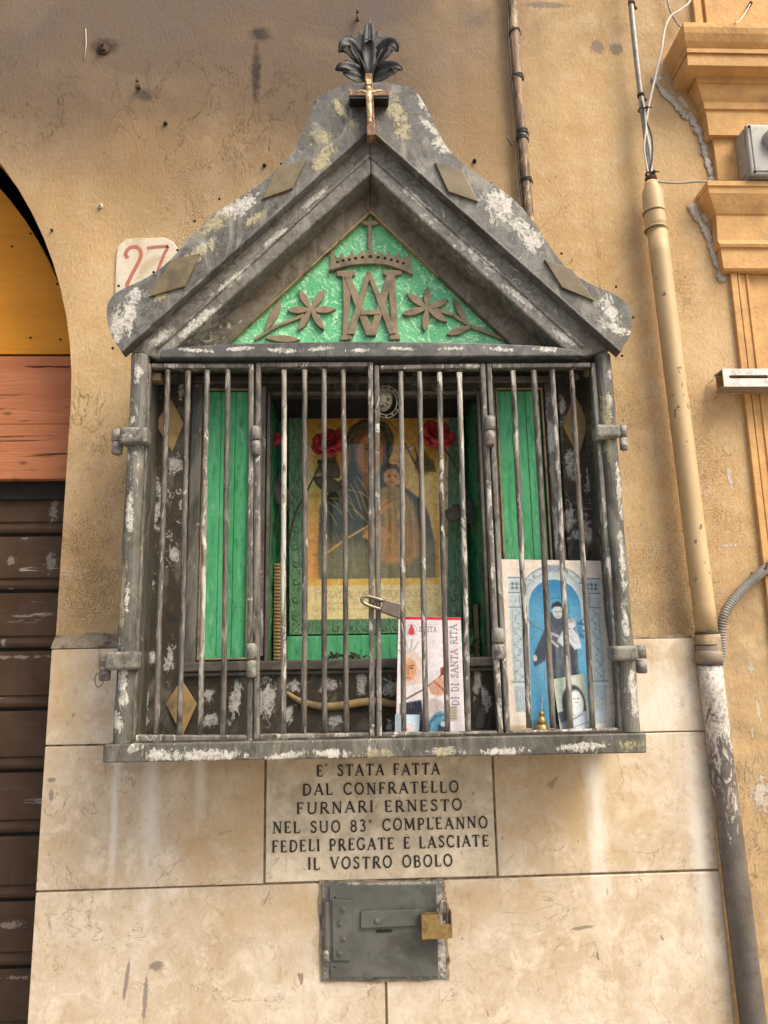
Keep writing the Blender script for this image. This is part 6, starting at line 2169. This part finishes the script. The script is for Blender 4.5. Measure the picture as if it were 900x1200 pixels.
brush([(128, 212), (121, 200), (128, 186), (142, 178), (158, 180), (167, 194), (166, 210), (152, 240), (136, 270), (128, 300), (180, 306)], .0066)
brush([(186, 182), (216, 178), (250, 176)], .0060)
brush([(250, 176), (236, 204), (222, 240), (212, 275)], .0056)
# ------------------------------------------------------------------ downpipe on the right
YPp = -.034
dpn = thing('downpipe', 'painted ochre rain pipe whose lower length is dark and peeling', 'pipe', (0.59, YPp, 0))
RP = .0178


def edge_mid(a, b, y, Y=YPp):
    return P((a + b) / 2, y, Y)


u0, u1 = P(770, 272, YPp), P(828.5, 742, YPp)
obj('upper_pipe', MB().tube([u0.lerp(u1, i / 16) for i in range(17)], .0178, 20), M['uppipe'], dpn)
c0 = P(764.5, 226, YPp)
c1 = P(766.5, 249, YPp)
obj('socket', MB().tube([P(763, 214, YPp), P(763.3, 218, YPp), c0, c1, P(768.5, 262, YPp), u0], [.0115, .0125, .0185, .0188, .0188, .0186], 20), M['uppipe'], dpn)
for x, y in ((766.3, 249), (768.3, 269)):
    a = P(x, y, YPp)
    obj('collar', MB().tube([a + Vector((0, 0, .0022)), a + Vector((0, 0, .0012)), a - Vector((0, 0, .0012)), a - Vector((0, 0, .0022))], [.0188, .0206, .0206, .0188], 20), M['uppipe'], dpn)
    obj('joint_line', MB().tube([a - Vector((0, 0, .0023)), a - Vector((0, 0, .0034))], .0191, 20), M['wire'], dpn)
l0, l1 = P(831.5, 778, YPp), P(884, 1210, YPp)
d = (l1 - l0) / (l0.z - l1.z)
low_end = l0 + d * (l0.z - 0.0)
obj('lower_pipe', MB().tube([l0.lerp(low_end, i / 30) for i in range(31)], [.0192] * 31, 20), M['lowpipe'], dpn)
obj('coupling', MB().tube([u1, P(829, 745, YPp), P(831, 762, YPp), P(832, 779, YPp)], [.0182, .0200, .0202, .0196], 20), M['uppipe'], dpn)
for x, y in ((828.6, 742), (829.6, 756), (832, 779)):
    a = P(x, y, YPp)
    obj('joint_line', MB().tube([a + Vector((0, 0, .0008)), a - Vector((0, 0, .0008))], .0205, 20), M['wire'], dpn)
a, b = P(830.4, 763, YPp), P(831.2, 776, YPp)
obj('pipe_clip', MB().tube([a, a.lerp(b, .1), a.lerp(b, .9), b], [.0200, .0218, .0218, .0200], 20), M['uppipe'], dpn)

# thin dark pipe above
tp = thing('thin_conduit', 'thin dark grey conduit running up the wall above the rain pipe', 'conduit', P(763, 214, -.03))
pts = smoothline([P(x, y, -.028) for x, y in ((735.5, -60), (739, 0), (746, 70), (751.5, 115), (757.5, 165), (761.5, 212))], 5)
pts = [pts[0] + Vector((-.006, 0, 1.3))] + pts
obj('tube', MB().tube(pts, .0052, 12), M['zincdark'], tp)
for x, y in ((740, 4), (751, 112)):
    a = P(x, y, -.028)
    obj('clip', MB().tube([a + Vector((0, 0, .003)), a - Vector((0, 0, .003))], .0068, 12).tube([a, a + Vector((.014, .012, 0))], .003, 6), M['rust'], tp)
a = P(762.5, 208, -.030)
obj('sealing_rag', MB().tube([a + Vector((0, 0, .008)), a + Vector((.001, 0, .003)), a - Vector((0, 0, .004)), a - Vector((0, 0, .008))], [.006, .0095, .0115, .010], 10), M['rust'], tp)


def cable(name, label, px, Y, r, mat, n=8, cat='cable'):
    pts = smoothline([P(x, y, (yy[0] if (yy := rest) else Y)) for x, y, *rest in px], n)
    o = obj(name, MB().tube(pts, r, 8), mat)
    return tag(o, label, cat)


cable('cable', 'white cable looping from the top edge down to the tied cables on the thin conduit', [(815, -20), (808, 2), (797, 12), (786, 19), (779, 34), (775, 60), (768, 90), (760, 125), (757.5, 150), (762, 178), (763.5, 205)], -.034, .0023, M['cable_white'])
cable('cable', 'black cable tied along the thin conduit just above the rain pipe', [(752, 118), (757, 140), (764, 162), (764, 185), (760.5, 207)], -.036, .0017, M['black'])
cable('cable', 'second white cable lying left of the black one on the thin conduit', [(755, 125), (757, 150), (755, 175), (760, 206)], -.037, .0018, M['cable_white'])
cable('cable', 'thin grey cable stretched from the rain pipe top to the lower capital', [(765, 211), (776, 213.5), (795, 214.5), (815, 213), (833, 212.5)], -.030, .0019, M['cable_grey'])
cable('cable', 'dark thin cable running behind the white one to the upper capital', [(778, -25), (782, 0), (787, 16), (795, 29), (800, 33, -.05)], -.012, .0018, M['cable_grey'])
for i, (x, y, lb) in enumerate(((753.5, 129, 'black knotted tie around the cables, upper one'), (762, 204, 'black tie around the cables, just above the rain pipe'))):
    a = P(x, y, -.034)
    k_ = thing('cable_tie', lb, 'cable tie', a)
    ring_ = [a + Vector((.0085 * cos(t * pi / 6), .0075 * sin(t * pi / 6), .001 * sin(t * 2))) for t in range(12)]
    obj('loop', MB().tube(ring_, .0014, 6, closed=True), M['black'], k_)
    obj('knot', MB().ball(a + Vector((.004, -.008, 0)), .0032, 8, 6).tube([a + Vector((.004, -.009, 0)), a + Vector((.012, -.012, -.004))], .0012, 5), M['black'], k_)

# brown pole bound with wire
YQ2 = -.016
pole = thing('bound_pole', 'slim rusty brown pole fixed upright behind the hood and bound with wire', 'pole', P(620, 250, YQ2))
pp = smoothline([P(x, y, YQ2) for x, y in ((596, -60), (600.5, 0), (604, 60), (609, 130), (614, 190), (619.5, 250), (623, 290))], 6)
pp = [pp[0] + Vector((-.004, 0, 1.3)), pp[0] + Vector((0, 0, .1))] + pp
rad = [.0090 * (1 + .04 * sin(i * 1.7)) for i in range(len(pp))]
obj('cane', MB().tube(pp, rad, 14), M['pole'], pole)
for x, y in ((605, 91), (610, 160), (616, 215)):
    a = P(x, y, YQ2)
    obj('joint_ring', MB().tube([a + Vector((0, 0, .003)), a, a - Vector((0, 0, .003))], [.0076, .0094, .0076], 14), M['pole'], pole)
obj('side_wire', MB().tube(smoothline([P(x, y, YQ2 - .002) for x, y in ((590, -40), (594.5, 10), (596, 50), (600, 100), (605, 150), (608, 200), (612, 240))], 6) + [P(612.3, 243, YQ2 - .002)], .0016, 6), M['wire'], pole)
rw = random.Random(2)
for (x, y, m_) in ((602.5, 37, 2), (606, 90, 3), (611.5, 155, 4), (611.5, 162, 3), (616, 211, 3)):
    a = P(x, y, YQ2)
    mb = MB()
    for j in range(m_):
        zz = (j - m_ / 2) * .0024
        tl__ = rw.uniform(-.004, .004)
        mb.tube([a + Vector((.0105 * cos(t * pi / 7), .0098 * sin(t * pi / 7), zz + tl__ * cos(t * pi / 7))) for t in range(14)], .0011, 5, closed=True)
    mb.tube([a + Vector((.009, -.004, 0)), a + Vector((.012, -.006, -.006)), a + Vector((.011, -.004, -.012))], .0009, 5)
    obj('wire_binding', mb, M['wire'], pole)
a = P(597, 166, YQ2 - .004)
obj('loose_wire_end', MB().tube(smoothline([a + Vector((-.004, 0, .006)), a, a + Vector((.004, 0, -.006)), a + Vector((.009, .003, -.002)), a + Vector((.010, .003, .004))], 4), .0012, 6), M['wire'], pole)

# ------------------------------------------------------------------ grey corrugated conduit
fc = thing('flexible_conduit', 'grey corrugated flexible conduit curving in from the right beside the rain pipe', 'conduit', P(843, 745, -.02))
pts = [P(x, y, Y) for x, y, Y in ((1300, 560, -.03), (1080, 600, -.026), (945, 640, -.022), (918, 652, -.022), (897, 667, -.024), (877, 684, -.026), (860, 702, -.028), (849, 720, -.03), (845, 742, -.028), (845, 765, -.020), (850, 800, -.014))]
ld = (low_end - l0).normalized()
q = pts[-1] + Vector((-.0085, .010, 0))
pts[-1] = q
pts += [q + ld * s for s in (.06, .12, .2, .3, .42, .6)]
pp = smoothline(pts, 40)
# resample evenly
L = [0]
for i in range(1, len(pp)):
    L.append(L[-1] + (pp[i] - pp[i - 1]).length)
tot = L[-1]
step = .0011
N = int(tot / step)
res = []
j = 0
for i in range(N + 1):
    s_ = i * step
    while j < len(L) - 2 and L[j + 1] < s_:
        j += 1
    t = (s_ - L[j]) / max(1e-9, L[j + 1] - L[j])
    res.append(pp[j].lerp(pp[j + 1], min(1, t)))
rr2 = [.0076 + .0010 * (1 if (i % 4) < 2 else -1) for i in range(len(res))]
obj('corrugated_tube', MB().tube(res, rr2, 12), M['greyplastic'], fc)
a = P(893, 668, -.022)
obj('clamp', MB().box(a.x - .010, a.x + .030, -.012, -.002, a.z - .008, a.z - .002).tube([a + Vector((.0105 * cos(t * pi / 5 + .6) * .7, .0105 * sin(t * pi / 5), .0105 * cos(t * pi / 5 + .6))) for t in range(10)], .0022, 6, closed=True), M['rust'], fc)

# ------------------------------------------------------------------ junction box
jb = thing('junction_box', 'square grey plastic electrical box with a round boss on the pilaster neck', 'junction box', P(895, 175, -.05))
yb0, yb1 = -.058, -.0145
A4 = [P(869.5, 203, yb0 + .018), P(947, 203, yb0 + .018), P(947, 147, yb0 + .018), P(874, 147, yb0 + .018)]
x0, z0 = P(881, 207, yb0).x, P(881, 205, yb0).z
x1, z1 = P(960, 140, yb0).x, P(880, 145, yb0).z
obj('body', MB().box(x0 + .001, x1 - .001, yb0 + .010, yb1, z0 + .001, z1 - .001), M['greyplastic'], jb, bevel=.003, seg=3)
obj('lid', MB().box(x0, x1, yb0, yb0 + .0085, z0, z1), M['greyplastic'], jb, bevel=.004, seg=3)
obj('lid_field', MB().box(x0 + .007, x1 - .007, yb0 - .002, yb0 + .001, z0 + .007, z1 - .007), M['greyplastic'], jb, bevel=.0015)
bq = P(907, 166, yb0)
bc = (bq.x, yb0, bq.z)
obj('round_boss', MB().tube([(bc[0], yb0 - .001, bc[2]), (bc[0], yb0 - .010, bc[2]), (bc[0], yb0 - .016, bc[2]), (bc[0], yb0 - .018, bc[2])], [.0235, .0225, .0195, .014], 28), M['greyplastic'], jb, bevel=.001)
for x in (x0 + .0065, x1 - .0065):
    for z in (z0 + .0065, z1 - .0065):
        obj('screw', MB().ball((x, yb0 - .001, z), .0028, 8, 5, (1, .5, 1)), M['dark'], jb)
for dz in (.020, .046):
    obj('knockout', MB().tube([(x0 + .003, (yb0 + yb1) / 2 + .006, z0 + dz), (x0 - .001, (yb0 + yb1) / 2 + .006, z0 + dz)], .009, 16), M['greyplastic'], jb)

# ------------------------------------------------------------------ slotted zinc bracket
br_ = thing('slotted_bracket', 'short pale zinc slotted channel bracket fixed to the right pilaster', 'bracket', P(875, 442, -.03))
yk = -.045
x0, zt = XZ(846.5, 432, yk)
zb2 = XZ(846.5, 453, yk)[1]
x1 = x0 + .30
sl2 = []
sx0, sx1, szc, sh2 = P(856, 442, yk).x, P(899, 442, yk).x, (zt + zb2) / 2 + .0015, .0030
slots = []
for k_ in range(4):
    o0 = sx0 + k_ * .070
    o1 = o0 + (sx1 - sx0)
    slots.append([(o0 + sh2 * (1 - cos(t)), szc + sh2 * sin(t)) for t in (-pi / 2 + i * pi / -6 for i in range(7))] if False else
                 [(o0, szc - sh2), (o1, szc - sh2), (o1 + sh2 * .8, szc - sh2 * .4), (o1 + sh2 * .8, szc + sh2 * .4), (o1, szc + sh2), (o0, szc + sh2), (o0 - sh2 * .8, szc + sh2 * .4), (o0 - sh2 * .8, szc - sh2 * .4)])
obj('web', MB().holed([(x0, zb2), (x1, zb2), (x1, zt), (x0, zt)], slots, yk, yk + .002), M['zinc'], br_)
obj('flange', MB().box(x0, x1, yk + .0022, -.012, zt - .002, zt), M['zincdark'], br_)
obj('flange', MB().box(x0, x1, yk + .0022, -.012, zb2, zb2 + .002), M['zincdark'], br_)
obj('back_shade_plate', MB().box(x0 + .004, x1, -.0115, -.010, zb2 - .001, zt - .002), M['orange'], br_)

# ------------------------------------------------------------------ nails, hooks and holes on the wall
def spike(name, label, px, L, r, cat, Y=-.002, drop=.0):
    a = P(px[0], px[1], Y)
    t = thing(name, label, cat, a)
    obj('shank', MB().tube([a + Vector((0, .004, 0)), a + Vector((0, -L, 0))], r, 8), M['rust'], t)
    if drop:
        obj('hook', MB().tube([a + Vector((0, -L, -.002)), a + Vector((0, -L, -drop))], r, 8).tube([a + Vector((0, -L, drop * .6)), a + Vector((0, -L, 0))], r, 8), M['rust'], t)
    return t


spike('iron_spike', 'dark upright iron spike in the sooty wall above the leaf finial', (419, 21), .010, .0028, 'spike', drop=.017)
spike('iron_hook', 'rusty upright iron hook on the sooty wall at upper left', (163, 103), .014, .0028, 'hook', drop=.013)
a = P(121, 57, -.002)
t = thing('iron_stub', 'square charred iron stub in the black stain near the top left', 'stub', a)
obj('stub_block', MB().box(a.x - .007, a.x + .006, -.010, -.001, a.z - .008, a.z + .008), M['rust'], t, bevel=.002)
obj('stub_pin', MB().tube([a + Vector((.001, -.009, 0)), a + Vector((.001, -.016, -.001))], .003, 7), M['rust'], t)
obj('flat_washer', MB().tube([a + Vector((0, .001, 0)), a + Vector((0, -.0015, 0))], .012, 12), M['rust'], t)
for (x, y, r, lb) in ((194, 145, .0038, 'small dark nail stub on the wall left of the hood'), (118, 242, .0042, 'pale screw with washer above the house number tile'), (310, 194, .0034, 'dark wall plug close to the upper left of the hood'), (556, 189, .0038, 'round dark plug hole right of the hood, under the sooty wall'), (61, 270, .0022, 'tiny dark nail beside the arched doorway')):
    a = P(x, y, -.001)
    t = thing('wall_nail', lb, 'nail', a)
    obj('head', MB().tube([a + Vector((0, .002, 0)), a + Vector((0, -.003, 0)), a + Vector((0, -.004, 0))], [r, r, r * .6], 10), M['cable_white'] if x == 118 else M['dark'], t)
    obj('shank', MB().tube([a + Vector((0, -.003, 0)), a + Vector((.0005, -.0065, -.0008))], r * .4, 6), M['rust'], t)
a = P(100.5, 53, -.001)
tag(obj('white_wire', MB().tube([P(100.5, 34, -.003), P(101, 52, -.003), P(99, 70, -.003)], .0009, 5), M['cable_white']), 'short white wire hanging on the sooty plaster at upper left', 'wire')
t = thing('screw_hook', 'screw hook with a short white wire above the upper capital', 'hook', P(877, 6, -.01))
a = P(879, 5, -.012)
obj('plug', MB().tube([a + Vector((0, .006, 0)), a + Vector((0, -.004, 0))], .0035, 8), M['dark'], t)
obj('hanging_wire', MB().tube(smoothline([P(879, 5, -.018), P(874, 14, -.03), P(867, 24, -.05), P(862, 27, -.088)], 5), .0013, 6), M['cable_white'], t)

# wire ring by the lower left hinge
a = P(116, 797, -.15)
tag(obj('wire_ring', MB().tube([a + Vector((.006 * cos(t * pi / 7), .002 * sin(t), .010 * sin(t * pi / 7))) for t in range(14)], .0006, 5, closed=True), M['wire']), 'thin wire ring hanging at the lower left hinge of the shrine', 'ring')
